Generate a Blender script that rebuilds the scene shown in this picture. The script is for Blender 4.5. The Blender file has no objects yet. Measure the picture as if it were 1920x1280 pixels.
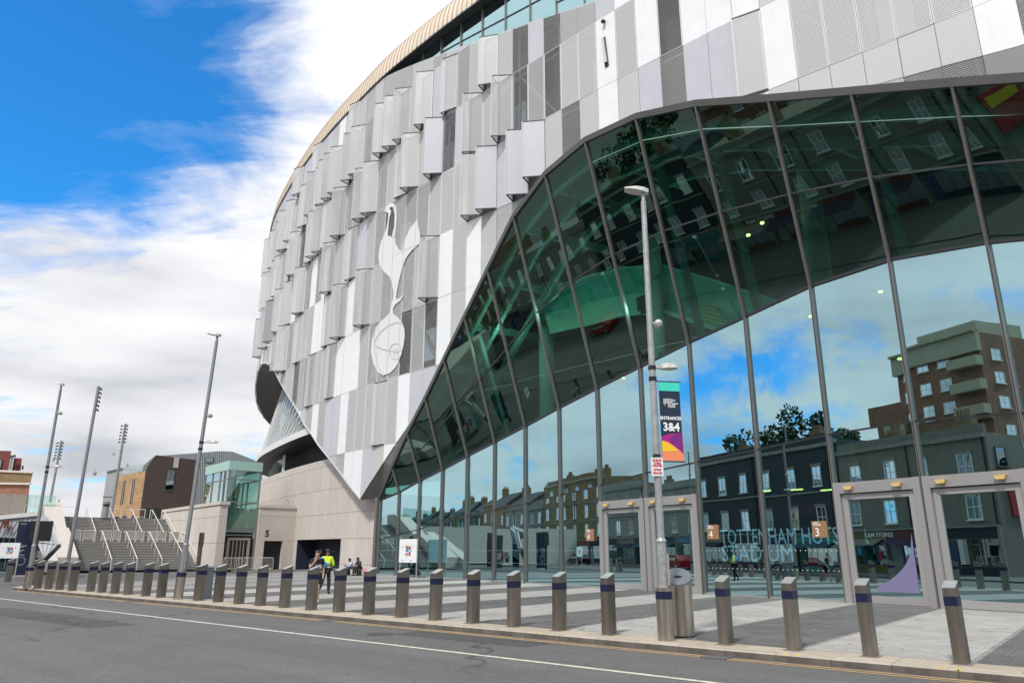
import bpy, math, random
from mathutils import Vector, Matrix
random.seed(7)
R = math.radians
S = bpy.context.scene
COL = S.collection

# ------------------------------------------------------------------ camera
H = 1.7
PITCH = math.atan(393/1372.0)
ROLL = R(0.12)
cF = Vector((0, math.cos(PITCH), math.sin(PITCH)))
cU0 = Vector((0, -math.sin(PITCH), math.cos(PITCH)))
cR0 = Vector((1, 0, 0))
cR = cR0*math.cos(ROLL) + cU0*math.sin(ROLL)
cU = cU0*math.cos(ROLL) - cR0*math.sin(ROLL)
cam = bpy.data.cameras.new('camera')
cam.sensor_width = 36
cam.lens = 1372/1920*36
cam.clip_end = 3000
co = bpy.data.objects.new('camera', cam)
COL.objects.link(co)
m = Matrix.Identity(4)
for i in range(3):
    m[i][0] = cR[i]; m[i][1] = cU[i]; m[i][2] = -cF[i]
m[2][3] = H
co.matrix_world = m
S.camera = co


def ray(x, y):
    return cF*1372 + cR*(x-960) - cU*(y-640)


def pt(x, y, Y):
    """the place in the scene, Y metres ahead, that shows at picture point x, y"""
    d = ray(x, y)
    return Vector((0, 0, H)) + d*(Y/d.y)


def gnd(x, y, z=0.0):
    d = ray(x, y)
    return Vector((0, 0, H)) + d*((z-H)/d.z)


# ------------------------------------------------------------------ light
S.view_settings.view_transform = 'Standard'
S.view_settings.look = 'None'
S.view_settings.gamma = 1
S.view_settings.use_curve_mapping = False
S.view_settings.exposure = 0.6
SUN_EL, SUN_AZ = R(50), R(206)      # azimuth clockwise from +Y
sd = Vector((math.sin(SUN_AZ)*math.cos(SUN_EL), math.cos(SUN_AZ)*math.cos(SUN_EL), math.sin(SUN_EL)))
sl = bpy.data.lights.new('sun', 'SUN')
sl.energy = 2.1
sl.angle = R(6)
sl.color = (1, .96, .9)
so = bpy.data.objects.new('sun', sl)
COL.objects.link(so)
so.rotation_euler = sd.to_track_quat('Z', 'Y').to_euler()

W = bpy.data.worlds.new('World')
S.world = W
W.use_nodes = True
nt = W.node_tree
nt.nodes.clear()


def nn(tree, typ, **kw):
    n = tree.nodes.new(typ)
    for k, v in kw.items():
        setattr(n, k, v)
    return n


def mth(tree, op, a, b=None, c=None, clamp=False):
    n = tree.nodes.new('ShaderNodeMath')
    n.operation = op
    n.use_clamp = clamp
    for i, v in enumerate((a, b, c)):
        if v is None:
            continue
        if isinstance(v, (int, float)):
            n.inputs[i].default_value = v
        else:
            tree.links.new(v, n.inputs[i])
    return n.outputs[0]


def ramp(tree, fac, stops):
    n = tree.nodes.new('ShaderNodeValToRGB')
    el = n.color_ramp.elements
    while len(el) < len(stops):
        el.new(.5)
    for e, (p, c) in zip(el, stops):
        e.position = p
        e.color = (c[0], c[1], c[2], 1) if not isinstance(c, (int, float)) else (c, c, c, 1)
    tree.links.new(fac, n.inputs[0])
    return n.outputs[0]


def mix(tree, fac, a, b, blend='MIX'):
    n = tree.nodes.new('ShaderNodeMix')
    n.data_type = 'RGBA'
    n.blend_type = blend
    for sock, v in ((n.inputs[0], fac), (n.inputs[6], a), (n.inputs[7], b)):
        if isinstance(v, (int, float)):
            sock.default_value = v
        elif isinstance(v, tuple):
            sock.default_value = (*v[:3], 1)
        else:
            tree.links.new(v, sock)
    return n.outputs[2]


def noise(tree, vec, scale, detail=4, rough=.55, dist=0.0):
    n = tree.nodes.new('ShaderNodeTexNoise')
    n.inputs['Scale'].default_value = scale
    n.inputs['Detail'].default_value = detail
    n.inputs['Roughness'].default_value = rough
    n.inputs['Distortion'].default_value = dist
    if vec is not None:
        tree.links.new(vec, n.inputs['Vector'])
    return n.outputs['Fac']


sky = nn(nt, 'ShaderNodeTexSky', sky_type='NISHITA', sun_disc=False, sun_elevation=SUN_EL, sun_rotation=SUN_AZ)
sky.air_density = 1.0
sky.dust_density = .3
sky.ozone_density = 3.0
tc = nn(nt, 'ShaderNodeTexCoord')
nrm = nn(nt, 'ShaderNodeVectorMath', operation='NORMALIZE')
nt.links.new(tc.outputs['Generated'], nrm.inputs[0])
sep = nn(nt, 'ShaderNodeSeparateXYZ')
nt.links.new(nrm.outputs[0], sep.inputs[0])
zc = mth(nt, 'ADD', mth(nt, 'MAXIMUM', sep.outputs[2], 0.0), .22)
cmb = nn(nt, 'ShaderNodeCombineXYZ')
nt.links.new(mth(nt, 'DIVIDE', sep.outputs[0], zc), cmb.inputs[0])
nt.links.new(mth(nt, 'DIVIDE', sep.outputs[1], zc), cmb.inputs[1])
cn = noise(nt, cmb.outputs[0], 1.5, 9, .56, .35)
# openings in the cloud deck: wide rounded gaps, one of them over the left of the street
def gap(v, d0, d1):
    dp = nn(nt, 'ShaderNodeVectorMath', operation='DOT_PRODUCT')
    nt.links.new(nrm.outputs[0], dp.inputs[0])
    dp.inputs[1].default_value = v
    mr = nn(nt, 'ShaderNodeMapRange', interpolation_type='SMOOTHSTEP')
    nt.links.new(dp.outputs['Value'], mr.inputs['Value'])
    mr.inputs['From Min'].default_value = math.cos(R(d1))
    mr.inputs['From Max'].default_value = math.cos(R(d0))
    return mr.outputs[0]
g1 = gap(ray(110, 20).normalized(), 0, 19)
g2 = gap(ray(-20, 250).normalized(), 1, 9)
g3 = gap(Vector((-.93, .05, .17)).normalized(), 2, 9)
g4 = gap(Vector((.6, -.5, .7)).normalized(), 3, 22)
gs = mth(nt, 'MAXIMUM', mth(nt, 'MAXIMUM', g1, g2), mth(nt, 'MAXIMUM', mth(nt, 'MULTIPLY', g3, .45), g4))
cv = mth(nt, 'SUBTRACT', mth(nt, 'MULTIPLY_ADD', cn, 1.7, -.14), mth(nt, 'MULTIPLY', gs, .47))
wst = nn(nt, 'ShaderNodeMapping')
wst.inputs['Rotation'].default_value = (0, 0, R(35))
wst.inputs['Scale'].default_value = (1.0, 3.2, 1)
nt.links.new(cmb.outputs[0], wst.inputs[0])
wisp = noise(nt, wst.outputs[0], 2.6, 8, .62, .6)
cv = mth(nt, 'ADD', cv, mth(nt, 'MULTIPLY', mth(nt, 'SUBTRACT', wisp, .47), .75))
cmask = ramp(nt, cv, [(.25, 0), (.36, .10), (.47, .48), (.64, 1)])
vst = nn(nt, 'ShaderNodeVectorMath', operation='MULTIPLY')
nt.links.new(nrm.outputs[0], vst.inputs[0])
vst.inputs[1].default_value = (2.2, 2.2, 9)
sh = noise(nt, vst.outputs[0], 1.6, 6, .5, .2)
ccol = ramp(nt, sh, [(.30, (3.7, 3.8, 4.15)), (.42, (4.9, 5.0, 5.3)), (.56, (6.0, 6.05, 6.2)), (.70, (6.6, 6.6, 6.7))])
hi = nn(nt, 'ShaderNodeMapRange')
nt.links.new(sep.outputs[2], hi.inputs['Value'])
hi.inputs['From Min'].default_value = .22
hi.inputs['From Max'].default_value = .62
ccol = mix(nt, hi.outputs[0], ccol, (7.4, 7.4, 7.5))
skyc = mix(nt, 1.0, sky.outputs[0], (.22, 1.06, 1.62), 'MULTIPLY')
fin = mix(nt, cmask, skyc, ccol)
bg = nn(nt, 'ShaderNodeBackground')
bg.inputs['Strength'].default_value = .1
nt.links.new(fin, bg.inputs['Color'])
wo = nn(nt, 'ShaderNodeOutputWorld')
nt.links.new(bg.outputs[0], wo.inputs[0])

# ------------------------------------------------------------------ materials
MATS = {}


def mat(name, col, rough=.6, metal=0.0, var=.0, vscale=4, bump=0.0, bscale=30, island=0.0, spec=.5, stretch=None, emis=None, streak=0.0):
    if name in MATS:
        return MATS[name]
    M = bpy.data.materials.new(name)
    M.use_nodes = True
    t = M.node_tree
    b = t.nodes['Principled BSDF']
    b.inputs['Roughness'].default_value = rough
    b.inputs['Metallic'].default_value = metal
    b.inputs['Specular IOR Level'].default_value = spec
    c = None
    base = tuple(col)
    tcn = nn(t, 'ShaderNodeTexCoord')
    vec = tcn.outputs['Object']
    if stretch:
        mp = nn(t, 'ShaderNodeMapping')
        mp.inputs['Scale'].default_value = stretch
        t.links.new(vec, mp.inputs[0])
        vec = mp.outputs[0]
    if var:
        f = noise(t, vec, vscale, 5, .6)
        lo = tuple(max(0, x*(1-var)) for x in base)
        hi_ = tuple(min(1, x*(1+var)) for x in base)
        c = ramp(t, f, [(.3, lo), (.7, hi_)])
    if streak:
        mp = nn(t, 'ShaderNodeMapping')
        mp.inputs['Scale'].default_value = (3, 3, .12)
        t.links.new(tcn.outputs['Object'], mp.inputs[0])
        f2 = noise(t, mp.outputs[0], 2.0, 4, .6)
        k = ramp(t, f2, [(.35, 1-streak), (.6, 1.0)])
        c = mix(t, 1.0, c if c is not None else base, k, 'MULTIPLY')
    if island:
        g = nn(t, 'ShaderNodeNewGeometry')
        oi = nn(t, 'ShaderNodeObjectInfo')
        rr = mth(t, 'FRACT', mth(t, 'ADD', g.outputs['Random Per Island'], oi.outputs['Random']))
        k = ramp(t, rr, [(0, 1-island), (1, 1+island)])
        k2 = nn(t, 'ShaderNodeVectorMath', operation='SCALE')
        c = mix(t, 1.0, c if c is not None else base, k, 'MULTIPLY')
    if c is not None:
        t.links.new(c, b.inputs['Base Color'])
    else:
        b.inputs['Base Color'].default_value = (*base, 1)
    if bump:
        f = noise(t, vec, bscale, 4, .6)
        bp = nn(t, 'ShaderNodeBump')
        bp.inputs['Strength'].default_value = 1.0
        bp.inputs['Distance'].default_value = bump
        t.links.new(f, bp.inputs['Height'])
        t.links.new(bp.outputs[0], b.inputs['Normal'])
    if emis:
        b.inputs['Emission Color'].default_value = (*emis[0], 1)
        b.inputs['Emission Strength'].default_value = emis[1]
    MATS[name] = M
    return M


def perf(name, col, r, pitch=.11):
    M = bpy.data.materials.new(name)
    M.use_nodes = True
    t = M.node_tree
    b = t.nodes['Principled BSDF']
    b.inputs['Base Color'].default_value = (*col, 1)
    b.inputs['Roughness'].default_value = .45
    tcn = nn(t, 'ShaderNodeTexCoord')
    sp = nn(t, 'ShaderNodeSeparateXYZ')
    t.links.new(tcn.outputs['Object'], sp.inputs[0])

    def holes(off):
        fx = mth(t, 'SUBTRACT', mth(t, 'FRACT', mth(t, 'ADD', mth(t, 'DIVIDE', sp.outputs[0], pitch), off)), .5)
        fz = mth(t, 'SUBTRACT', mth(t, 'FRACT', mth(t, 'ADD', mth(t, 'DIVIDE', sp.outputs[2], pitch), off)), .5)
        dd = mth(t, 'ADD', mth(t, 'MULTIPLY', fx, fx), mth(t, 'MULTIPLY', fz, fz))
        return mth(t, 'LESS_THAN', dd, r*r)
    h = mth(t, 'MAXIMUM', holes(20.0), holes(20.5))
    tr = nn(t, 'ShaderNodeBsdfTransparent')
    mx = nn(t, 'ShaderNodeMixShader')
    t.links.new(h, mx.inputs[0])
    t.links.new(b.outputs[0], mx.inputs[1])
    t.links.new(tr.outputs[0], mx.inputs[2])
    t.links.new(mx.outputs[0], t.nodes['Material Output'].inputs[0])
    return M


def glassmat(name, tint, refl, fac, wob=.0015, wscale=.5):
    M = bpy.data.materials.new(name)
    M.use_nodes = True
    t = M.node_tree
    t.nodes.remove(t.nodes['Principled BSDF'])
    tr = nn(t, 'ShaderNodeBsdfTransparent')
    tr.inputs[0].default_value = (*tint, 1)
    gl = nn(t, 'ShaderNodeBsdfGlossy')
    gl.inputs['Color'].default_value = (*refl, 1)
    gl.inputs['Roughness'].default_value = 0.0
    tcn = nn(t, 'ShaderNodeTexCoord')
    f = noise(t, tcn.outputs['Object'], wscale, 1, .4)
    bp = nn(t, 'ShaderNodeBump')
    bp.inputs['Strength'].default_value = 1
    bp.inputs['Distance'].default_value = wob
    t.links.new(f, bp.inputs['Height'])
    t.links.new(bp.outputs[0], gl.inputs['Normal'])
    lw = nn(t, 'ShaderNodeLayerWeight')
    lw.inputs['Blend'].default_value = .35
    k = mth(t, 'ADD', mth(t, 'MULTIPLY', lw.outputs['Fresnel'], .55), fac, clamp=True)
    mx = nn(t, 'ShaderNodeMixShader')
    t.links.new(k, mx.inputs[0])
    t.links.new(tr.outputs[0], mx.inputs[1])
    t.links.new(gl.outputs[0], mx.inputs[2])
    t.links.new(mx.outputs[0], t.nodes['Material Output'].inputs[0])
    MATS[name] = M
    return M


white = mat('white_panel', (.78, .79, .80), .36, 0, .04, .8, streak=.03)
lilac = mat('lilac_panel', (.50, .505, .55), .38, 0, .05, .8, streak=.03)
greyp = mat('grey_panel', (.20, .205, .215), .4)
darkp = mat('dark_panel', (.30, .31, .33), .4)
edge = mat('panel_edge', (.64, .645, .65), .45)
perf_l = perf('perforated_light', (.60, .605, .60), .21)
perf_m = perf('perforated_mid', (.58, .585, .58), .27)
perf_d = perf('perforated_dark', (.45, .455, .45), .35)
mullm = mat('mullion_bronze', (.19, .175, .165), .42, .3)
framem = mat('door_frame', (.36, .35, .345), .42, .35)
dark = mat('dark_metal', (.05, .05, .052), .45)
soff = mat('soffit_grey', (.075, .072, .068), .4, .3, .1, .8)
gasket = mat('gasket', (.02, .02, .022), .4)
stone = mat('pale_stone', (.56, .51, .465), .8, 0, .05, 1.5, .002, 40, .045, streak=.07)
stone2 = mat('pale_stone_coping', (.54, .49, .44), .8, 0, .06, 3)
innerdark = mat('inner_dark', (.055, .055, .06), .9, 0, .3, .35)
steel_g = mat('frame_steel', (.14, .145, .145), .5)
teal_steel = mat('atrium_steel', (.18, .30, .26), .5)
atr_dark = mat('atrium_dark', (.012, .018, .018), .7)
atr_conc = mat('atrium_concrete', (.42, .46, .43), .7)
teal_panel = mat('atrium_balustrade', (.16, .52, .46), .25)
cream = mat('cream_roof', (.74, .63, .50), .42, .1, .04, 1)
cream2 = mat('cream_roof_seam', (.50, .41, .32), .5)
def asphalt(name, base):
    M = bpy.data.materials.new(name)
    M.use_nodes = True
    t = M.node_tree
    b = t.nodes['Principled BSDF']
    tcn = nn(t, 'ShaderNodeTexCoord')
    mp = nn(t, 'ShaderNodeMapping')
    mp.inputs['Rotation'].default_value = (0, 0, R(39.3))
    t.links.new(tcn.outputs['Object'], mp.inputs[0])
    mp2 = nn(t, 'ShaderNodeMapping')
    mp2.inputs['Scale'].default_value = (.05, .9, 1)
    t.links.new(mp.outputs[0], mp2.inputs[0])
    lanes = ramp(t, noise(t, mp2.outputs[0], 1.0, 5, .6, .3), [(.32, .86), (.5, 1.0), (.68, 1.13)])
    blot = ramp(t, noise(t, tcn.outputs['Object'], .7, 6, .65, .4), [(.3, .91), (.7, 1.08)])
    grit = ramp(t, noise(t, tcn.outputs['Object'], 26, 3, .8), [(.25, .55), (.5, 1.0), (.75, 1.6)])
    grit2 = ramp(t, noise(t, tcn.outputs['Object'], 9, 3, .75), [(.3, .8), (.7, 1.22)])
    c = mix(t, 1.0, base, lanes, 'MULTIPLY')
    c = mix(t, 1.0, c, blot, 'MULTIPLY')
    c = mix(t, 1.0, c, grit, 'MULTIPLY')
    c = mix(t, 1.0, c, grit2, 'MULTIPLY')
    vo = nn(t, 'ShaderNodeTexVoronoi', feature='DISTANCE_TO_EDGE')
    vo.inputs['Scale'].default_value = .16
    wv = nn(t, 'ShaderNodeVectorMath', operation='ADD')
    nz = nn(t, 'ShaderNodeTexNoise')
    nz.inputs['Scale'].default_value = 1.3
    nz.inputs['Detail'].default_value = 5
    t.links.new(tcn.outputs['Object'], nz.inputs['Vector'])
    t.links.new(nz.outputs['Color'], wv.inputs[1])
    t.links.new(tcn.outputs['Object'], wv.inputs[0])
    t.links.new(wv.outputs[0], vo.inputs['Vector'])
    crack = ramp(t, vo.outputs['Distance'], [(.0, .45), (.006, .6), (.012, 1.0)])
    gate = ramp(t, noise(t, tcn.outputs['Object'], .12, 2), [(.5, 0), (.56, 1)])
    c = mix(t, gate, c, mix(t, 1.0, c, crack, 'MULTIPLY'))
    t.links.new(c, b.inputs['Base Color'])
    b.inputs['Roughness'].default_value = .8
    bp = nn(t, 'ShaderNodeBump')
    bp.inputs['Distance'].default_value = .012
    t.links.new(noise(t, tcn.outputs['Object'], 40, 3, .7), bp.inputs['Height'])
    t.links.new(bp.outputs[0], b.inputs['Normal'])
    MATS[name] = M
    return M


asph = asphalt('asphalt', (.122, .119, .117))
asph_plain = mat('asphalt_plain', (.105, .103, .102), .82, 0, .16, 1.1, .006, 160)
pav_l = mat('paver_light', (.345, .33, .31), .85, 0, .17, .9, .002, 60, .10)
pav_d = mat('paver_dark', (.115, .11, .108), .85, 0, .22, .9, .002, 60, .16)
joint = mat('paver_joint', (.13, .12, .11), .9)
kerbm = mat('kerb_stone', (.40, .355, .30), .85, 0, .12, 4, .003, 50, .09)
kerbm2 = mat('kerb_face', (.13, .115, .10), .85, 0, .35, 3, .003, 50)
slabm = mat('edge_slab', (.43, .36, .285), .85, 0, .12, 4, .003, 50, .09)
wpaint = mat('white_line', (.60, .565, .48), .7, 0, .28, 7)
ypaint = mat('yellow_line', (.52, .33, .14), .7, 0, .22, 5)
yspray = mat('yellow_spray', (.70, .52, .03), .7, 0, .3, 25)
brushed = mat('brushed_steel', (.29, .255, .22), .38, .85, .22, 5, .0015, 14, .14, stretch=(1, 1, .25), streak=.14)
brushed_l = mat('brushed_steel_bright', (.50, .45, .39), .30, .9, .16, 5, stretch=(1, 1, .1))
capm = mat('steel_cap', (.62, .62, .60), .3, .6)
navy = mat('navy_band', (.010, .012, .05), .35)
galv = mat('galvanised_steel', (.36, .37, .37), .5, .35, .22, 9, .001, 60)
galv_d = mat('galvanised_grey', (.27, .28, .29), .5, .3, .12, 6)
lampm = mat('lantern_grey', (.52, .51, .48), .45)
black = mat('black_plastic', (.012, .012, .013), .5)
brass = mat('brass_light', (.85, .60, .22), .3, .3)
plate = mat('brown_plate', (.30, .165, .085), .5)
wtxt = mat('white_print', (.85, .85, .85), .6)
btxt = mat('black_print', (.01, .01, .012), .6)
redtxt = mat('red_print', (.55, .02, .03), .6)
boardw = mat('white_board', (.82, .82, .84), .45)
bluetxt = mat('pale_blue_letter', (.60, .70, .90), .5, emis=((.72, .72, 1.0), 1.1))  # emission added so the letters read through the dark glass
navyw = mat('navy_wall', (.012, .02, .04), .6)
skin = mat('skin', (.50, .30, .21), .6)
skin_d = mat('skin_dark', (.10, .055, .04), .6)
G_glass = glassmat('facade_glass', (.17, .42, .38), (.57, .86, .92), .64, .002)
G_upper = glassmat('raking_glass', (.15, .50, .42), (.42, .66, .60), .27, .004)
G_clear = glassmat('clear_glass', (.80, .93, .90), (.80, .88, .88), .10, .001)
G_lift = glassmat('lift_glass', (.58, .80, .74), (.78, .88, .88), .16, .001)
G_wave = glassmat('wave_glass', (.55, .66, .66), (.95, .98, 1.0), .40, .0003)
G_back = mat('glass_edge', (.2, .5, .45), .1)
t_ = bpy.data.materials.new('glass_back'); t_.use_nodes = True
t_.node_tree.nodes.remove(t_.node_tree.nodes['Principled BSDF'])
_tr = t_.node_tree.nodes.new('ShaderNodeBsdfTransparent'); _tr.inputs[0].default_value = (.97, 1, .99, 1)
t_.node_tree.links.new(_tr.outputs[0], t_.node_tree.nodes['Material Output'].inputs[0])
G_inner = t_

# ------------------------------------------------------------------ mesh helpers
ORIG = {}


class MB:
    def __init__(self):
        self.v, self.f, self.mi = [], [], []

    def add(self, pts, faces, mi=0):
        o = len(self.v)
        self.v += [tuple(p) for p in pts]
        for f in faces:
            self.f.append(tuple(i+o for i in f))
            self.mi.append(mi)
        return self

    def poly(self, pts, mi=0):
        return self.add(pts, [tuple(range(len(pts)))], mi)

    def box(self, c, size, rz=0.0, mi=0):
        hx, hy, hz = (s/2 for s in size)
        ca, sa = math.cos(rz), math.sin(rz)
        p = [(c[0]+x*ca-y*sa, c[1]+x*sa+y*ca, c[2]+z) for x in (-hx, hx) for y in (-hy, hy) for z in (-hz, hz)]
        return self.add(p, [(0, 1, 3, 2), (4, 6, 7, 5), (0, 4, 5, 1), (2, 3, 7, 6), (0, 2, 6, 4), (1, 5, 7, 3)], mi)

    def bar(self, a, b, w, d, up=None, mi=0):
        """rectangular bar from a to b; w across, d along 'up'"""
        a, b = Vector(a), Vector(b)
        t = (b-a).normalized()
        u = Vector(up) if up is not None else Vector((0, 0, 1))
        u = (u - t*u.dot(t))
        if u.length < 1e-4:
            u = Vector((1, 0, 0))
            u = u - t*u.dot(t)
        u.normalize()
        s = t.cross(u)
        p = []
        for q in (a, b):
            for x, y in ((-1, -1), (1, -1), (1, 1), (-1, 1)):
                p.append(q + s*(x*w/2) + u*(y*d/2))
        return self.add(p, [(3, 2, 1, 0), (4, 5, 6, 7), (0, 1, 5, 4), (1, 2, 6, 5), (2, 3, 7, 6), (3, 0, 4, 7)], mi)

    def prism(self, pts, vec, mi=0, mi_side=None):
        n = len(pts)
        v = Vector(vec)
        p = [Vector(q) for q in pts]
        ms = mi if mi_side is None else mi_side
        o = len(self.v)
        self.v += [tuple(q) for q in p] + [tuple(q+v) for q in p]
        self.f.append(tuple(range(o, o+n))); self.mi.append(mi)
        self.f.append(tuple(range(o+2*n-1, o+n-1, -1))); self.mi.append(mi)
        for i in range(n):
            j = (i+1) % n
            self.f.append((o+j, o+i, o+n+i, o+n+j)); self.mi.append(ms)
        return self

    def cyl(self, a, b, r0, r1=None, n=12, mi=0, caps=True):
        a, b = Vector(a), Vector(b)
        r1 = r0 if r1 is None else r1
        t = (b-a).normalized()
        u = t.orthogonal().normalized()
        s = t.cross(u)
        o = len(self.v)
        for q, r in ((a, r0), (b, r1)):
            for i in range(n):
                an = 2*math.pi*i/n
                self.v.append(tuple(q + u*(r*math.cos(an)) + s*(r*math.sin(an))))
        for i in range(n):
            j = (i+1) % n
            self.f.append((o+i, o+j, o+n+j, o+n+i)); self.mi.append(mi)
        if caps:
            self.f.append(tuple(range(o+n-1, o-1, -1))); self.mi.append(mi)
            self.f.append(tuple(range(o+n, o+2*n))); self.mi.append(mi)
        return self

    def tube(self, pts, r, n=8, mi=0):
        for a, b in zip(pts[:-1], pts[1:]):
            self.cyl(a, b, r, r, n, mi)
        return self

    def ball(self, c, r, n=8, mi=0, sz=1.0):
        for i in range(n//2):
            for j in range(n):
                def P_(a, b):
                    th, ph = math.pi*a/(n//2), 2*math.pi*b/n
                    return (c[0]+r*math.sin(th)*math.cos(ph), c[1]+r*math.sin(th)*math.sin(ph), c[2]+r*sz*math.cos(th))
                self.add([P_(i, j), P_(i+1, j), P_(i+1, j+1), P_(i, j+1)], [(0, 1, 2, 3)], mi)
        return self

    def build(self, name, mats, parent=None, smooth=False):
        if not isinstance(mats, (list, tuple)):
            mats = [mats]
        off = ORIG.get(parent.name, Vector()) if parent is not None else Vector()
        me = bpy.data.meshes.new(name)
        me.from_pydata([(x-off.x, y-off.y, z-off.z) for x, y, z in self.v], [], self.f)
        for q in mats:
            me.materials.append(q)
        if len(mats) > 1:
            me.polygons.foreach_set('material_index', self.mi)
        if smooth:
            me.shade_smooth()
            try:
                me.set_sharp_from_angle(angle=R(35))
            except Exception:
                pass
        me.update()
        o = bpy.data.objects.new(name, me)
        COL.objects.link(o)
        if parent is not None:
            o.parent = parent
            ORIG[o.name] = off.copy()
        return o


def tag(o, label=None, cat=None, group=None, kind=None):
    if label: o['label'] = label
    if cat: o['category'] = cat
    if group: o['group'] = group
    if kind: o['kind'] = kind
    return o


def thing(name, loc, label, cat, group=None):
    o = bpy.data.objects.new(name, None)
    o.empty_display_size = .2
    COL.objects.link(o)
    o.location = loc
    ORIG[o.name] = Vector(loc)
    return tag(o, label, cat, group)


def copy_tree(o, parent=None):
    c = o.copy()
    COL.objects.link(c)
    if parent is not None:
        c.parent = parent
    for ch in list(o.children):
        copy_tree(ch, c)
    return c


def inst(name, mesh, loc, rz, parent):
    """an object that shares a mesh, placed at a world point, under a parent"""
    o = bpy.data.objects.new(name, mesh)
    COL.objects.link(o)
    o.parent = parent
    o.location = Vector(loc) - ORIG[parent.name]
    o.rotation_euler = (0, 0, rz)
    ORIG[o.name] = Vector(loc)
    return o


def text(name, s, size, m_, origin, ax, ay, parent=None, align='CENTER', bold=0.0, depth=.004, sx=1.0):
    cu = bpy.data.curves.new(name, 'FONT')
    cu.body = s
    cu.size = size
    cu.align_x = align
    cu.offset = bold
    cu.extrude = depth/2
    cu.resolution_u = 2
    cu.space_line = .82
    ob = bpy.data.objects.new(name, cu)
    COL.objects.link(ob)
    dg = bpy.context.evaluated_depsgraph_get()
    me = bpy.data.meshes.new_from_object(ob.evaluated_get(dg))
    bpy.data.objects.remove(ob)
    ax, ay = Vector(ax).normalized(), Vector(ay).normalized()
    az = ax.cross(ay)
    off = ORIG.get(parent.name, Vector()) if parent is not None else Vector()
    o_ = Vector(origin) - off
    for v in me.vertices:
        c = v.co.copy()
        v.co = o_ + ax*(c.x*sx) + ay*c.y + az*c.z
    me.materials.clear()
    me.materials.append(m_)
    ob = bpy.data.objects.new(name, me)
    COL.objects.link(ob)
    if parent is not None:
        ob.parent = parent
    return ob


def interp(x, tab):
    if x <= tab[0][0]: return tab[0][1]
    for (a, ya), (b, yb) in zip(tab[:-1], tab[1:]):
        if x <= b:
            return ya + (yb-ya)*(x-a)/(b-a)
    return tab[-1][1]


Z3 = Vector((0, 0, 1))
# street frame: KD runs along the kerb to the left, KN points from the stadium to the road
KD = Vector((-.7737, .6335, 0))
KN = Vector((-.6335, -.7737, 0))


def st(k, q, z=0.0):
    return KD*k + KN*q + Z3*z


KA = math.atan2(KD.y, KD.x)

# ------------------------------------------------------------------ ground, road, pavement
g = MB()
g.poly([(-900, -500, -.16), (900, -500, -.16), (900, 1400, -.16), (-900, 1400, -.16)])
tag(g.build('ground', asph_plain), kind='structure')
rd = MB()
rd.poly([st(-60, -13.45, -.115), st(-60, -2.6, -.115), st(330, -2.6, -.115), st(330, -13.45, -.115)])
road = tag(rd.build('road', asph), kind='structure')
MB().poly([st(-60, -10.80, -.111), st(-60, -10.68, -.111), st(300, -10.68, -.111), st(300, -10.80, -.111)]).build('lane_line', wpaint, road)
for q in (-13.30, -13.12):
    MB().poly([st(-60, q-.035, -.111), st(-60, q+.035, -.111), st(41, q+.035, -.111), st(41, q-.035, -.111)]).build('yellow_line', ypaint, road)
# tar patches and an iron cover in the road
ptch = asphalt('road_patch', (.075, .073, .072))
MB().poly([st(9.6, -13.05, -.1115), st(9.6, -12.2, -.1115), st(13.4, -12.1, -.1115), st(13.4, -13.0, -.1115)]).build('road_patch', ptch, road)
MB().poly([st(20, -9.4, -.1115), st(20.1, -8.2, -.1115), st(29, -8.0, -.1115), st(29, -9.3, -.1115)]).build('road_patch', ptch, road)
MB().cyl(st(13.6, -11.9, -.112), st(13.6, -11.9, -.108), .3, .3, 20).build('iron_cover', dark, road)

# far pavement (behind the camera)
fp = MB()
fp.prism([st(-60, -2.6, -.16), st(-60, 6, -.16), st(330, 6, -.16), st(330, -2.6, -.16)], (0, 0, .155))
tag(fp.build('far_pavement', mat('far_flags', (.12, .117, .112), .85, 0, .15, .8)), kind='structure')

# the plaza pavement, a slab with a rounded end
pv = MB()
ol = [(-40, -14.45), (41.5, -14.45), (42.6, -14.8), (43.3, -15.6), (44, -17), (46, -22), (56, -34), (110, -60), (110, -110), (-40, -110)]
pv.prism([st(k, q, -.16) for k, q in ol][::-1], (0, 0, .156))
pave = tag(pv.build('pavement', joint), kind='structure')
ORIG[pave.name] = Vector()
# stripe bands across the plaza
BLK = [-3.4, 13.4, -14.45, -25.0]       # the part laid block by block
j = -12
bands = []
while True:
    k0 = -.35 + 2.68*j
    if k0 > 75: break
    dark_b = (j % 2 == 0)
    k1 = k0 + 2.68
    qb = -14.45 if k1 < 42 else -14.45-(k1-42)*1.6
    qa = min(qb, -14.45)
    if k1 < 40 or True:
        if k0 < BLK[1]-.4 and k1 > BLK[0]+.4:
            qa = -25.0
        b = MB()
        b.poly([st(k0, qa, .0), st(k1, qa, .0), st(k1, -75, .0), st(k0, -75, .0)][::-1])
        o = b.build('paving_band', (pav_d if dark_b else pav_l) if k1 < 37 else (mat('paver_mid', (.21, .205, .20), .85, 0, .12, .5, .002, 60) if dark_b else mat('paver_grey', (.27, .26, .255), .85, 0, .12, .5, .002, 60)), pave)
    j += 1
# individual paving blocks near the kerb
cells = []
BL, BW = .2, .1
nrow = int(round((BLK[3]-BLK[2])/-BW))
kmax = -.35+2.68*5
kmin = -.35-2.68
for r_ in range(nrow):
    q = BLK[2]-BW*(r_+.5)
    sh_ = .1 if r_ % 2 else 0
    k = kmin + sh_
    while k + BL <= kmax+.001:
        cells.append((k+BL/2, q))
        k += BL


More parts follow.
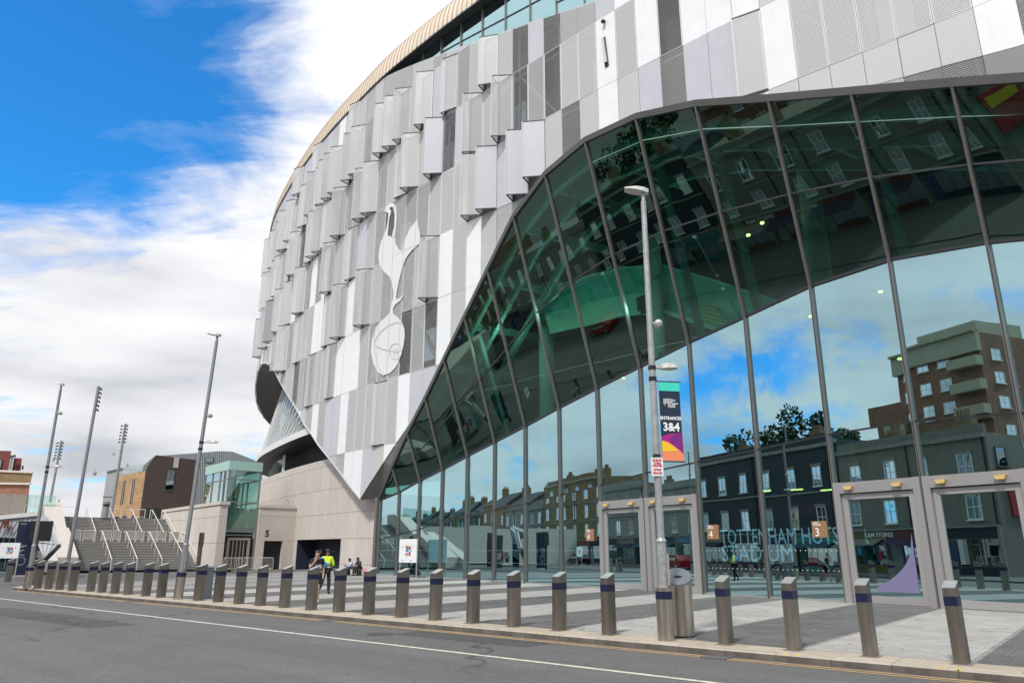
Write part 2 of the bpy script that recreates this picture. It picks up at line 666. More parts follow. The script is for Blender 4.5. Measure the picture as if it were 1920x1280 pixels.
def inview(p, mrg=0):
    v = Vector(p)-Vector((0, 0, H))
    w = v.dot(cF)
    if w < .5: return False
    x, y = 960+1372*v.dot(cR)/w, 640-1372*v.dot(cU)/w
    return -mrg < x < 1920+mrg and y < 1280+mrg


cells.sort(key=lambda c: (0 if inview(st(c[0], c[1])) else 1, st(c[0], c[1]).length))
bmesh_cache = {}
for nm, m_ in (('d', pav_d), ('l', pav_l)):
    b = MB()
    hx, hy, bv = BL/2-.004, BW/2-.004, .005
    lo = [(-hx, -hy, -.004), (hx, -hy, -.004), (hx, hy, -.004), (-hx, hy, -.004)]
    md = [(-hx, -hy, .002), (hx, -hy, .002), (hx, hy, .002), (-hx, hy, .002)]
    hi_ = [(-hx+bv, -hy+bv, .005), (hx-bv, -hy+bv, .005), (hx-bv, hy-bv, .005), (-hx+bv, hy-bv, .005)]
    fs = []
    for a in (0, 4):
        for i in range(4):
            jn = (i+1) % 4
            fs.append((a+i, a+jn, a+4+jn, a+4+i))
    fs.append((8, 9, 10, 11))
    b.add(lo+md+hi_, fs)
    me = bpy.data.meshes.new('paving_block_mesh')
    me.from_pydata(b.v, [], b.f)
    me.materials.append(m_)
    bmesh_cache[nm] = (me, b)
stf = {'d': MB(), 'l': MB()}
ca_, sa_ = math.cos(KA), math.sin(KA)
for n_, (k, q) in enumerate(cells):
    dk = (math.floor((k+.35)/2.68) % 2 == 0)
    key = 'd' if dk else 'l'
    p = st(k, q, random.uniform(-.0012, .0012))
    if n_ < 300:
        inst('paving_block', bmesh_cache[key][0], p, KA, pave)
    else:
        b = bmesh_cache[key][1]
        stf[key].add([(p.x+x*ca_-y*sa_, p.y+x*sa_+y*ca_, p.z+z) for x, y, z in b.v], b.f)
tag(stf['d'].build('paving_blocks_dark', pav_d, pave), kind='stuff')
tag(stf['l'].build('paving_blocks_light', pav_l, pave), kind='stuff')
# drain channel
MB().poly([st(-3, -20.1, .0062), st(3.2, -20.35, .0062), st(3.2, -20.38, .0062), st(-3, -20.13, .0062)]).build('drain_slot', dark, pave)
MB().cyl(st(17.9, -24.2, .003), st(17.9, -24.2, .006), .42, .42, 18).build('drain_cover', dark, pave)

# gum spots and small stains on the paving, gully grates by the kerb
rg_ = random.Random(5)
gm, gm2 = MB(), MB()
for n_ in range(420):
    k, q = rg_.uniform(-3, 26), -14.5-abs(rg_.gauss(0, 1))*4.5
    if q < -26: continue
    c = st(k, q, .0068)
    r0 = rg_.uniform(.018, .045)
    (gm if rg_.random() < .7 else gm2).poly([c+KD*(r0*math.cos(a)*rg_.uniform(.8, 1.2))+KN*(-r0*math.sin(a)*rg_.uniform(.8, 1.2)) for a in [i*math.pi/4 for i in range(8)]][::-1])
tag(gm.build('gum_spots', mat('gum_dark', (.10, .097, .092), .9), pave), kind='stuff')
tag(gm2.build('pale_gum_spots', mat('gum_pale', (.42, .40, .38), .9), pave), kind='stuff')
for kk_ in (6.1, 17.2, 29.0):
    gb_ = MB()
    gb_.box(st(kk_, -13.24, -.112), (.48, .40, .010), KA)
    o_ = gb_.build('gully_grate', dark, road)
    for n_ in range(5):
        MB().box(st(kk_-.18+.09*n_, -13.24, -.106), (.035, .34, .006), KA).build('grate_bar', galv_d, o_)

# kerb: stones and the slab course behind them
kerb = tag(bpy.data.objects.new('kerb', None), kind='structure')
COL.objects.link(kerb)
ORIG[kerb.name] = Vector()


def stone_mesh(L, Wd, Ht, bev, mats, name):
    b = MB()
    hx, hy = L/2-.004, Wd/2-.004
    lo = [(-hx, -hy, -Ht), (hx, -hy, -Ht), (hx, hy, -Ht), (-hx, hy, -Ht)]
    md = [(x, y, -bev) for x, y, z in lo]
    hi_ = [(x-math.copysign(bev, x), y-math.copysign(bev, y), 0) for x, y, z in lo]
    fs, mi = [], []
    for a in (0, 4):
        for i in range(4):
            jn = (i+1) % 4
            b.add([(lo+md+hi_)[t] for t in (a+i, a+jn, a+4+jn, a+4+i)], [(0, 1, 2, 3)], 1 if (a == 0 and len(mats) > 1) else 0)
    b.add(hi_, [(0, 1, 2, 3)], 0)
    me = bpy.data.meshes.new(name)
    me.from_pydata(b.v, [], b.f)
    for q in mats: me.materials.append(q)
    me.polygons.foreach_set('material_index', b.mi)
    return me


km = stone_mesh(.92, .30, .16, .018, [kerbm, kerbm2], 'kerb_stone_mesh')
sm = stone_mesh(.86, .66, .12, .005, [slabm], 'edge_slab_mesh')
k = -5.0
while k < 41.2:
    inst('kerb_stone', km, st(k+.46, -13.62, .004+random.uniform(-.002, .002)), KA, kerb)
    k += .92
k = -5.3
while k < 41.2:
    inst('edge_slab', sm, st(k+.43, -14.11, .002+random.uniform(-.003, .003)), KA, kerb)
    k += .86
# rounded end of the kerb
arc = [(41.05, -13.47), (41.9, -13.6), (42.7, -14.05), (43.3, -14.8), (43.8, -15.8)]
arc2 = [(41.05, -13.77), (41.8, -13.9), (42.45, -14.25), (43.0, -14.95), (43.5, -15.9)]
for i in range(4):
    b = MB()
    b.prism([st(*arc[i], -.16), st(*arc2[i], -.16), st(*arc2[i+1], -.16), st(*arc[i+1], -.16)], (0, 0, .162))
    b.build('kerb_stone', [kerbm], kerb)
for i in range(4):
    b = MB()
    b.prism([st(*arc2[i], -.16), st(arc2[i][0]-.1, -14.5 if i < 3 else -16, -.16), st(arc2[i+1][0]-.1, -14.5-(.5 if i > 1 else 0), -.16), st(*arc2[i+1], -.16)], (0, 0, .160))
    b.build('edge_slab', [slabm], kerb)
for kk in (2.30, 2.52, 4.7, 4.9, 10.2, 10.4, 13.4, 13.6, -.75, -.5):
    MB().prism([st(kk, -13.60, .0065), st(kk+.13, -13.60, .0065), st(kk+.12, -13.49, .0065), st(kk+.01, -13.49, .0065)], (0, 0, .001)).build('spray_mark', yspray, kerb)

# ------------------------------------------------------------------ the stadium
st_base = Vector((-4, 52, 0))
STAD = thing('stadium', st_base, 'huge stadium clad in white and perforated metal panels above a wave of green glass', 'stadium')
CP = [(36.54, 12.74), (28.79, 20.27), (20.93, 27.68), (13.62, 34.0), (7.75, 39.31), (0.55, 46.51), (-5.54, 52.49), (-11.96, 59.36), (-16.06, 64.56), (-18.83, 68.22), (-21.93, 72.65), (-25.03, 77.52), (-28.13, 82.83), (-31.67, 89.48), (-34.77, 96.9), (-37.1, 103.87), (-38.54, 110.74), (-38.32, 118.49), (-36.1, 126.24)]
CPe = [(2*CP[0][0]-CP[1][0], 2*CP[0][1]-CP[1][1])] + CP + [(2*CP[-1][0]-CP[-2][0], 2*CP[-1][1]-CP[-2][1])]
PLN = []
for i in range(1, len(CPe)-2):
    for q in range(24):
        t = q/24
        c = []
        for a in (0, 1):
            p0, p1, p2, p3 = (CPe[i-1+z][a] for z in range(4))
            c.append(.5*((2*p1)+(-p0+p2)*t+(2*p0-5*p1+4*p2-p3)*t*t+(-p0+3*p1-3*p2+p3)*t**3))
        PLN.append(tuple(c))
PLN.append(CP[-1])
SLN = [0]
for a, b in zip(PLN[:-1], PLN[1:]):
    SLN.append(SLN[-1]+math.hypot(b[0]-a[0], b[1]-a[1]))
TX = list(zip(SLN, [p[0] for p in PLN]))
TY = list(zip(SLN, [p[1] for p in PLN]))
import bisect


def PS(s):
    i = min(max(bisect.bisect_left(SLN, s), 1), len(SLN)-1)
    u = (s-SLN[i-1])/(SLN[i]-SLN[i-1])
    return Vector((PLN[i-1][0]+(PLN[i][0]-PLN[i-1][0])*u, PLN[i-1][1]+(PLN[i][1]-PLN[i-1][1])*u, 0))


def TS(s):
    return (PS(s+.6)-PS(s-.6)).normalized()


def NS(s):
    t = TS(s)
    return Vector((-t.y, t.x, 0))


def PO(s, o, z):
    return PS(s)+NS(s)*o+Z3*z


SMAX = SLN[-1]-1
zlow_t = [(0, 13), (14, 18.3), (20.52, 20.6), (23.6, 21.83), (27.49, 23.29), (31.39, 24.71), (35.41, 26.25), (39.41, 27.2), (43.39, 27.26), (46.95, 26.22), (49.92, 24.13), (52.43, 20.89), (54.73, 17.87), (56.9, 15.12), (59.01, 12.52), (59.77, 11.93), (63.06, 9.32), (67.46, 5.72),
          (69.25, 6.79), (73.39, 9.26), (76.57, 11.05), (78.7, 12.44), (80.51, 13.44), (82.61, 15.01), (85.99, 17.01), (89.68, 19.09), (93.0, 21.06), (95.87, 22.39), (99.33, 23.6), (103, 24.3), (108, 24.4), (114, 23.8), (121, 22.8), (128, 21.6), (141, 19)]
ztop_t = [(0, 31.5), (30, 34.6), (42.02, 37.6), (46.98, 39.15), (50.17, 40.01), (56.3, 41.63), (62.09, 43.23), (67.01, 44.55), (70, 44.75), (142, 44.75)]
zlow = lambda s: interp(s, zlow_t)
ztop = lambda s: interp(s, ztop_t)
D = 5.26
ZR = [1.7+D*(1.51+k) for k in range(-2, 9)]       # ZR[k+2]
MOD = 1.58


def panel_mesh(wd, ht, front, border, prefix='facade_panel'):
    """a metal tray: folded edges, a plain border and a (perforated) field"""
    b = MB()
    t, bw = .05, (.055 if border else 0)
    o = [(0, 0, 0), (wd, 0, 0), (wd, 0, ht), (0, 0, ht)]
    bk = [(x, -t, z) for x, y, z in o]
    if border:
        i_ = [(bw, 0, bw*.6), (wd-bw, 0, bw*.6), (wd-bw, 0, ht-bw*.6), (bw, 0, ht-bw*.6)]
        b.add(o+i_, [(1, 0, 4, 5), (2, 1, 5, 6), (3, 2, 6, 7), (0, 3, 7, 4)], 1)
        b.add(i_, [(3, 2, 1, 0)], 0)
    else:
        b.add(o, [(3, 2, 1, 0)], 0)
    b.add(o+bk, [(0, 1, 5, 4), (1, 2, 6, 5), (2, 3, 7, 6), (3, 0, 4, 7)], 1)
    me = bpy.data.meshes.new(prefix+'_mesh')
    me.from_pydata(b.v, [], b.f)
    me.materials.append(front)
    me.materials.append(edge)
    me.polygons.foreach_set('material_index', b.mi)
    return me


KIN = {'w': (white, False), 'l': (perf_l, True), 'm': (perf_m, True), 'd': (perf_d, True), 'v': (lilac, False), 'g': (greyp, False), 'h': (darkp, False)}
PM = {k: panel_mesh(MOD-.022, D-.03, f, b) for k, (f, b) in KIN.items()}
BOXW = 1.55
BM = {k: panel_mesh(BOXW, D-.10, f, b, 'pop_out_panel') for k, (f, b) in KIN.items()}
# columns and rows of the panels that swing out at their far edge
boxes = {}
for c, k in [(38.63, 5), (37.48, 4), (40.58, 5), (41.15, 5), (42.01, 5), (39.36, 4), (32.61, 4), (34.68, 4), (31.56, 3), (33.52, 3), (34.58, 3), (30.84, 3), (43.17, 4), (45.21, 5), (45.74, 5), (48.38, 5), (48.8, 5), (49.53, 5), (52.62, 5), (44.08, 4), (47.06, 4), (50.91, 4), (48.08, 3), (36.13, 5), (43.35, 2), (46.22, 2), (56.73, 2), (54.01, 3), (50.68, 4), (58.57, 3), (61.07, 3), (37.5, 2), (20.81, 3)]:
    cc = int(math.floor(c + .27 - .33))
    while (cc, k) in boxes:
        cc += 1
    boxes[(cc, k)] = R(37+((cc*7+k*5) % 5))
for cc, k, a in [(62, 2, 40), (63, 3, 40), (64, 4, 42), (65, 5, 40), (66, 3, 38), (65, 2, 40), (59, 5, 40), (57, 5, 40), (61, 5, 25), (55, 4, 40), (56, 6, 30), (60, 4, 30), (33, 5, 30), (52, 6, 18), (46, 6, 18)]:
    boxes.setdefault((cc, k), R(a))
boxes[(36, 5)] = R(14)
boxes[(20, 3)] = R(10)
slight = {(53, 2): 10, (47, 1): 8, (57, 3): 10, (41, 0): 7, (60, 2): 10, (50, 1): 8, (59, 4): 12, (45, 3): 16, (49, 4): 20, (56, 3): 22, (52, 4): 18, (53, 3): 14, (48, 2): 9, (58, 2): 24, (61, 4): 28, (54, 5): 24, (51, 5): 20, (40, 4): 9, (63, 5): 30}
for key, a in slight.items():
    boxes.setdefault(key, R(a))
OV = {(23, 3): 'd', (23, 4): 'd', (26, 4): 'w', (26, 3): 'w', (26, 5): 'v', (20, 4): 'w', (21, 4): 'w', (22, 3): 'v', (22, 4): 'w', (24, 3): 'v', (24, 4): 'w', (25, 3): 'l', (25, 4): 'l', (19, 3): 'w', (19, 4): 'l', (18, 4): 'l', (18, 3): 'l', (17, 3): 'l', (17, 4): 'l', (16, 3): 'l', (16, 4): 'w', (15, 3): 'l', (15, 4): 'l', (14, 3): 'l', (14, 4): 'd', (13, 4): 'l', (13, 3): 'w', (12, 3): 'l', (12, 4): 'w', (27, 5): 'm', (28, 5): 'm', (29, 5): 'd', (27, 4): 'l', (28, 4): 'l', (29, 4): 'd', (30, 4): 'm', (20, 3): 'l', (21, 3): 'v',
      (61, 3): 'h', (37, 4): 'v', (35, 4): 'v', (33, 3): 'v', (31, 3): 'v', (38, 4): 'l', (36, 2): 'w', (37, 2): 'm', (30, 5): 'v', (31, 5): 'd', (32, 5): 'l',
      (36, 1): 'w', (37, 1): 'd', (38, 0): 'v', (37, 0): 'v', (39, 0): 'w', (41, 0): 'l', (40, 0): 'l', (42, 0): 'l', (43, 0): 'l', (44, 0): 'l', (45, 0): 'w', (46, 0): 'v', (47, 0): 'v', (48, 0): 'm', (46, 1): 'w', (44, 2): 'l', (45, 2): 'w', (46, 2): 'l'}
for k_ in (1, 2, 3):
    for c_ in (38, 39, 40, 41, 42):
        OV[(c_, k_)] = 'm' if (c_*7+k_*3) % 4 else ('d' if c_ % 2 else 'l')


def boxpanel(c, k, ang, kd, z0, z1):
    s0 = MOD*(c-.27)
    a0 = PS(s0)
    t = (PS(s0+MOD)-a0).normalized()
    nrm_ = Vector((-t.y, t.x, 0))
    dirv = t*math.cos(ang)+nrm_*math.sin(ang)
    full = abs((z1-z0)-D) < .02
    a0 = a0+nrm_*.03
    W_ = MOD-.03 if ang < R(20) else BOXW
    if full and W_ == BOXW:
        o = inst('pop_out_panel', BM[kd], a0+Z3*(z0+.05), math.atan2(dirv.y, dirv.x), STAD)
    else:
        o = inst('pop_out_panel', panel_mesh(W_, z1-z0-.1, KIN[kd][0], KIN[kd][1], 'pop_out_panel'), a0+Z3*(z0+.05), math.atan2(dirv.y, dirv.x), STAD)
    off = ORIG[o.name]
    # brackets: a dark triangle of bars at foot and head, a white post on the free edge
    e1 = a0+dirv*W_
    e2 = PS(s0+MOD)+nrm_*.02
    b = MB()
    for z in (z0+.07, z1-.10):
        b.bar(a0+Z3*z, e1+Z3*z, .06, .06, mi=0)
        b.bar(e1+Z3*z, e2+Z3*z, .05, .05, mi=0)
        b.bar(a0*.5+e1*.5+Z3*z, e2+Z3*z, .04, .04, mi=0)
    b.bar(e1+Z3*(z0+.05), e1+Z3*(z1-.08), .07, .07, up=t, mi=1)
    br = MB()
    br.v = b.v; br.f = b.f; br.mi = b.mi
    me = bpy.data.meshes.new('bracket_mesh')
    p0 = off
    me.from_pydata([(Matrix.Rotation(-o.rotation_euler.z, 3, 'Z') @ (Vector(v)-p0))[:] for v in b.v], [], b.f)
    me.materials.append(dark)
    me.materials.append(edge)
    me.polygons.foreach_set('material_index', b.mi)
    bo = bpy.data.objects.new('bracket', me)
    COL.objects.link(bo)
    bo.parent = o
    # return side, a mesh gauze between the free edge and the wall
    if ang > R(20):
        L = (e2-e1).length
        mm = panel_mesh(L, z1-z0-.2, perf_m, True, 'side_mesh')
        so_ = bpy.data.objects.new('side_mesh', mm)
        COL.objects.link(so_)
        so_.parent = o
        dv = (e2-e1).normalized()
        so_.location = Matrix.Rotation(-o.rotation_euler.z, 3, 'Z') @ (e1+Z3*(z0+.1)-p0)
        so_.rotation_euler = (0, 0, math.atan2(dv.y, dv.x)-o.rotation_euler.z)


rng = random.Random(11)
npan = 0
todo = []
extra = {}
for c in range(4, int(SMAX/MOD)):
    s0, s1 = MOD*(c-.27), MOD*(c-.27)+MOD
    for k in range(-1, 8):
        za, zb = ZR[k+2], ZR[k+3]
        if c > 30:
            kd = rng.choices('wlmdv', (.17, .40, .26, .10, .07))[0]
        else:
            kd = rng.choices('wlmdv', (.30, .44, .12, .06, .08))[0]
        kd = OV.get((c, k), kd)
        if k == 6 and c > 26: kd = rng.choices('lmvw', (.5, .3, .15, .05))[0]
        N_ = 8
        ss = [s0+MOD*i/N_ for i in range(N_+1)]
        lo = [max(za, zlow(s)) for s in ss]
        hi_ = [min(zb, ztop(s)) for s in ss]
        ok = [h-l > .04 for h, l in zip(hi_, lo)]
        if not any(ok):
            continue
        full = all(l == za for l in lo) and all(h == zb for h in hi_)
        if (c, k) in boxes:
            z0_, z1_ = max(lo), min(hi_)
            if z1_-z0_ > 2:
                boxpanel(c, k, boxes[(c, k)], kd if (c, k) in ((37, 4), (34, 4), (33, 3), (31, 3), (30, 3), (61, 3), (36, 5)) else ('m' if (c+k) % 3 == 0 else 'l'), z0_, z1_)
                # dark back tray behind the swung panel
                b = MB()
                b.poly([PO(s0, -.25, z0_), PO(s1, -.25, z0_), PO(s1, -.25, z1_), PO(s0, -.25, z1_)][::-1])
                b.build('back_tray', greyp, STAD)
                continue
        a, bb = PS(s0+.011), PS(s1-.011)
        rz = math.atan2((bb-a).y, (bb-a).x)
        jit = rng.uniform(-.012, .012)
        nv = Vector((-(bb-a).y, (bb-a).x, 0)).normalized()
        if full:
            todo.append((math.hypot(a.x, a.y), c, k, 'full', kd, a+nv*jit+Z3*(za+.015), rz))
        else:
            idx = [i for i in range(N_+1) if ok[i]]
            if len(idx) < 2: continue
            L = (bb-a).length
            if k == 2 and c <= 18:
                dl = lambda s_: zlow(s_)+max(0, .26*(28.6-s_))
                if c <= 17:
                    lo2 = [min(dl(ss[i]), hi_[i]-.05) for i in range(N_+1)]
                    P2 = [(L*i/N_, lo[i]+.012) for i in idx]+[(L*i/N_, lo2[i]-.012) for i in reversed(idx)]
                    todo.append((math.hypot(a.x, a.y), c, k, 'cut', {17: 'g', 16: 'm', 15: 'd', 14: 'd', 13: 'g', 12: 'd'}.get(c, 'm'), a+nv*jit, rz, P2))
                    lo = lo2
            P2 = [(L*i/N_, lo[i]+.012) for i in idx]+[(L*i/N_, hi_[i]-.012) for i in reversed(idx)]
            todo.append((math.hypot(a.x, a.y), c, k, 'cut', kd, a+nv*jit, rz, P2))


def vis(t):
    p = t[5]+Z3*(0 if t[3] == 'full' else 20)
    v = p-Vector((0, 0, H))
    w = v.dot(cF)
    if w < 1: return False
    x, y = 960+1372*v.dot(cR)/w, 640-1372*v.dot(cU)/w
    return -60 < x < 2000 and -160 < y < 1000 and t[1]*MOD < 104


todo.sort(key=lambda t: (0 if vis(t) else 1, t[0]))
rest = {k: MB() for k in KIN}
for n_, t in enumerate(todo):
    kd = t[4]
    if n_ < 262:
        if t[3] == 'full':
            inst('facade_panel', PM[kd], t[5], t[6], STAD)
        else:
            b = MB()
            P2 = t[7]
            pts = [(x, 0, z) for x, z in P2]
            b.prism([(x, -.05, z) for x, z in P2], (0, .05, 0))
            me = bpy.data.meshes.new('facade_panel_mesh')
            me.from_pydata(b.v, [], b.f)
            me.materials.append(KIN[kd][0])
            inst('facade_panel', me, t[5], t[6], STAD)
    else:
        b = rest[kd]
        cr_, sr_ = math.cos(t[6]), math.sin(t[6])
        P2 = t[7] if t[3] == 'cut' else [(0, 0), (MOD-.022, 0), (MOD-.022, D-.03), (0, D-.03)]
        pts = [Vector((t[5].x+x*cr_, t[5].y+x*sr_, t[5].z+z)) for x, z in P2]
        nv = Vector((-sr_, cr_, 0))
        b.prism([p-nv*.05 for p in pts], nv*.05)
for kd, b in rest.items():
    if b.v:
        # perforation needs the wall's own frame: a plain mid grey does at that distance
        mm = {'l': mat('far_perforated_light', (.50, .50, .49), .5), 'm': mat('far_perforated_mid', (.36, .36, .355), .5), 'd': mat('far_perforated_dark', (.25, .25, .25), .5)}.get(kd, KIN[kd][0])
        tag(b.build('facade_panels', mm, STAD), kind='stuff')

# inner wall behind the skin with floors and steel frame
b = MB()
ss = [2+i*2.0 for i in range(int((SMAX-4)/2.0))]
for s0, s1 in zip(ss[:-1], ss[1:]):
    zl0, zl1 = max(zlow(s0)+.3, 10), max(zlow(s1)+.3, 10)
    b.poly([PO(s0, -1.6, zl0), PO(s1, -1.6, zl1), PO(s1, -1.6, ztop(s1)-.4), PO(s0, -1.6, ztop(s0)-.4)][::-1])
    b.poly([PO(s0, -1.6, ztop(s0)-.4), PO(s1, -1.6, ztop(s1)-.4), PO(s1, -.05, ztop(s1)-.1), PO(s0, -.05, ztop(s0)-.1)])
b.build('inner_wall', innerdark, STAD)
fr = MB()
for i, (s0, s1) in enumerate(zip(ss[:-1], ss[1:])):
    for k in range(0, 8):
        z = ZR[k+2]
        if z > zlow(s0)+.4 and z < ztop(s0)-.3:
            fr.bar(PO(s0, -.7, z), PO(s1, -.7, z), .12, .16)
            if i % 2 == 0 and z+D < ztop(s0)-.3:
                fr.bar(PO(s0, -.75, z), PO(s1+2, -.75, z+D), .12, .12)
            if i % 3 == 0:
                fr.bar(PO(s0, -.2, z-.5), PO(s0, -1.5, z-.9), .1, .1)
    if i % 2 == 0:
        fr.bar(PO(s0, -.65, max(zlow(s0)+.4, 8)), PO(s0, -.65, ztop(s0)-.3), .12, .12, up=TS(s0))
tag(fr.build('steel_frame', steel_g, STAD), kind='stuff')
wn = MB()
for i, (s0, s1) in enumerate(zip(ss[:-1], ss[1:])):
    for k in range(1, 7):
        z = ZR[k+2]+1.2
        if z > zlow(s0)+1 and z+2.6 < ztop(s0) and (i*5+k*3) % 4 == 0:
            wn.poly([PO(s0+.2, -1.55, z), PO(s1-.2, -1.55, z), PO(s1-.2, -1.55, z+2.6), PO(s0+.2, -1.55, z+2.6)][::-1])
wn.build('back_glazing', mat('back_glazing', (.45, .55, .62), .15), STAD)

# edge trim along the foot of the skin on the left wave
b = MB()
zs = [s for s, z in zlow_t if 67 <= s <= 140]
for s0, s1 in zip(zs[:-1], zs[1:]):
    b.bar(PO(s0, -.06, zlow(s0)-.03), PO(s1, -.06, zlow(s1)-.03), .16, .14)
b.build('edge_trim', edge, STAD)

# clerestory glazing between the skin and the roof edge
ROOFZ = 44.65
for i in range(24):
    s0, s1 = 67.5-2.65*(i+1), 67.5-2.65*i
    zt0, zt1 = ztop(s0)-.6, ztop(s1)-.6
    if ROOFZ-zt1 < .3: continue
    rows = 1 if ROOFZ-zt0 < 3.2 else (2 if ROOFZ-zt0 < 6.5 else 3)
    for r_ in range(rows):
        f0, f1 = r_/rows, (r_+1)/rows
        q = [PO(s1, -.75, zt1+(ROOFZ-zt1)*f0), PO(s0, -.75, zt0+(ROOFZ-zt0)*f0), PO(s0, -.75, zt0+(ROOFZ-zt0)*f1), PO(s1, -.75, zt1+(ROOFZ-zt1)*f1)]
        p = MB()
        p.poly(q, 0)
        nb = NS(s0)*.04
        p.prism([v-nb for v in q], nb*.6, 1)
        p.build('clerestory_pane', [G_glass, G_inner], STAD)
        MB().bar(q[3], q[2], .10, .10, mi=0).build('clerestory_transom', gasket, STAD)
    MB().bar(PO(s0, -.70, zt0), PO(s0, -.70, ROOFZ), .10, .16, up=NS(s0)).build('clerestory_mullion', mullm, STAD)
b = MB()
for i in range(40):
    s0, s1 = 4+i*3.4, 4+(i+1)*3.4
    if s1 > SMAX-3: break
    b.poly([PO(s0, -2.6, 33), PO(s1, -2.6, 33), PO(s1, -2.6, ROOFZ), PO(s0, -2.6, ROOFZ)][::-1])
b.build('upper_wall', mat('upper_wall', (.10, .16, .16), .6), STAD)

# roof edge: soffit and ribbed cream roll
b = MB()
rs = [4+i*2.0 for i in range(int((SMAX-6)/2))]
for s0, s1 in zip(rs[:-1], rs[1:]):
    b.add([PO(s0, .12, ROOFZ), PO(s1, .12, ROOFZ), PO(s1, -3.2, ROOFZ), PO(s0, -3.2, ROOFZ),
           PO(s0, .12, ROOFZ+.16), PO(s1, .12, ROOFZ+.16), PO(s1, -3.2, ROOFZ+.16), PO(s0, -3.2, ROOFZ+.16)],
          [(0, 3, 2, 1), (0, 1, 5, 4), (4, 5, 6, 7)])
b.build('roof_soffit', dark, STAD)
prof = []
for i in range(9):
    a = math.pi/2*i/8
    prof.append((.12-2.0*(1-math.cos(a)), ROOFZ+.10+3.7*math.sin(a)))
prof.append((-9, ROOFZ+4.3))
RW = .62
nribs = int((SMAX-26)/RW)
for i in range(nribs):
    s0, s1 = 20+i*RW, 20+(i+1)*RW
    b = MB()
    for (o0, z0), (o1, z1) in zip(prof[:-1], prof[1:]):
        b.poly([PO(s0, o0, z0), PO(s1, o0, z0), PO(s1, o1, z1), PO(s0, o1, z1)][::-1], 0)
        # raised seam
        b.poly([PO(s0-.05, o0+.05, z0+.03), PO(s0+.05, o0+.05, z0+.03), PO(s0+.05, o1+.05, z1+.03), PO(s0-.05, o1+.05, z1+.03)][::-1], 1)
        b.poly([PO(s0-.05, o0+.05, z0+.03), PO(s0-.05, o1+.05, z1+.03), PO(s0-.05, o1, z1), PO(s0-.05, o0, z0)][::-1], 1)
        b.poly([PO(s0+.05, o0+.05, z0+.03), PO(s0+.05, o1+.05, z1+.03), PO(s0+.05, o1, z1), PO(s0+.05, o0, z0)], 1)
    b.build('roof_panel', [cream, cream2], STAD)

# ---- left wave: soffit, raking glass strip, sill, dark mouth, stone wall
b = MB()
zz = [s for s, z in zlow_t if s >= 78] + [84.3, 91.5]
zz.sort()
for s0, s1 in zip(zz[:-1], zz[1:]):
    for a in (0, .5):
        u0, u1 = s0+(s1-s0)*a, s0+(s1-s0)*(a+.5)
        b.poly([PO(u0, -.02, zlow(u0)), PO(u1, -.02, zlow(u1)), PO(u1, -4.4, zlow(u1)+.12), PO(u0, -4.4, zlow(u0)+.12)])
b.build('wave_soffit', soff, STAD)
gs_ = [77+i*1.6 for i in range(38)]
for s0, s1 in zip(gs_[:-1], gs_[1:]):
    zt0, zt1 = zlow(s0)+.1, zlow(s1)+.1
    if min(zt0, zt1) < 13.6: continue
    q = [PO(s0, -1.5, 13.4), PO(s1, -1.5, 13.4), PO(s1, -3.9, zt1), PO(s0, -3.9, zt0)][::-1]
    p = MB()
    p.poly(q, 0)
    nb = NS(s0)*.04
    p.prism([v-nb for v in q], nb*.6, 1)
    p.build('wave_pane', [G_wave, G_inner], STAD)
    MB().bar(PO(s0, -1.47, 13.4), PO(s0, -3.87, zt0), .06, .12, up=NS(s0)).build('wave_mullion', edge, STAD)
b = MB()
bs = [74+i*1.5 for i in range(40)]
for s0, s1 in zip(bs[:-1], bs[1:]):
    b.add([PO(s0, -1.0, 12.7), PO(s1, -1.0, 12.7), PO(s1, -1.05, 13.4), PO(s0, -1.05, 13.4), PO(s1, -1.7, 13.4), PO(s0, -1.7, 13.4), PO(s1, -4.5, 12.6), PO(s0, -4.5, 12.6)],
          [(3, 2, 1, 0), (3, 5, 4, 2)])
    b.add([PO(s0, -1.0, 12.7), PO(s1, -1.0, 12.7), PO(s1, -4.5, 12.6), PO(s0, -4.5, 12.6)], [(0, 1, 2, 3)], 1)
b.build('wave_sill', [edge, soff], STAD)
b = MB()
for s0, s1 in zip(bs[:-1], bs[1:]):
    b.poly([PO(s0, -4.4, 9), PO(s1, -4.4, 9), PO(s1, -4.4, 12.7), PO(s0, -4.4, 12.7)][::-1])
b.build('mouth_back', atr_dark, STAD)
b = MB()
for s0, s1 in zip(bs[:-1], bs[1:]):
    b.poly([PO(s0, -6.5, 9), PO(s1, -6.5, 9), PO(s1, -6.5, 26), PO(s0, -6.5, 26)][::-1])
b.build('wave_back', innerdark, STAD)
for i in range(6):
    s0 = 96+i*2
    MB().poly([PO(s0, -2.6, 9.9), PO(s0+1.9, -2.6, 9.9), PO(s0+1.9, -2.6, 12.2), PO(s0, -2.6, 12.2)][::-1]).build('mouth_pane', G_clear, STAD)
MB().bar(PO(95.9, -2.5, 9.9), PO(95.9, -2.5, 12.2), .3, .3).build('mouth_post', edge, STAD)

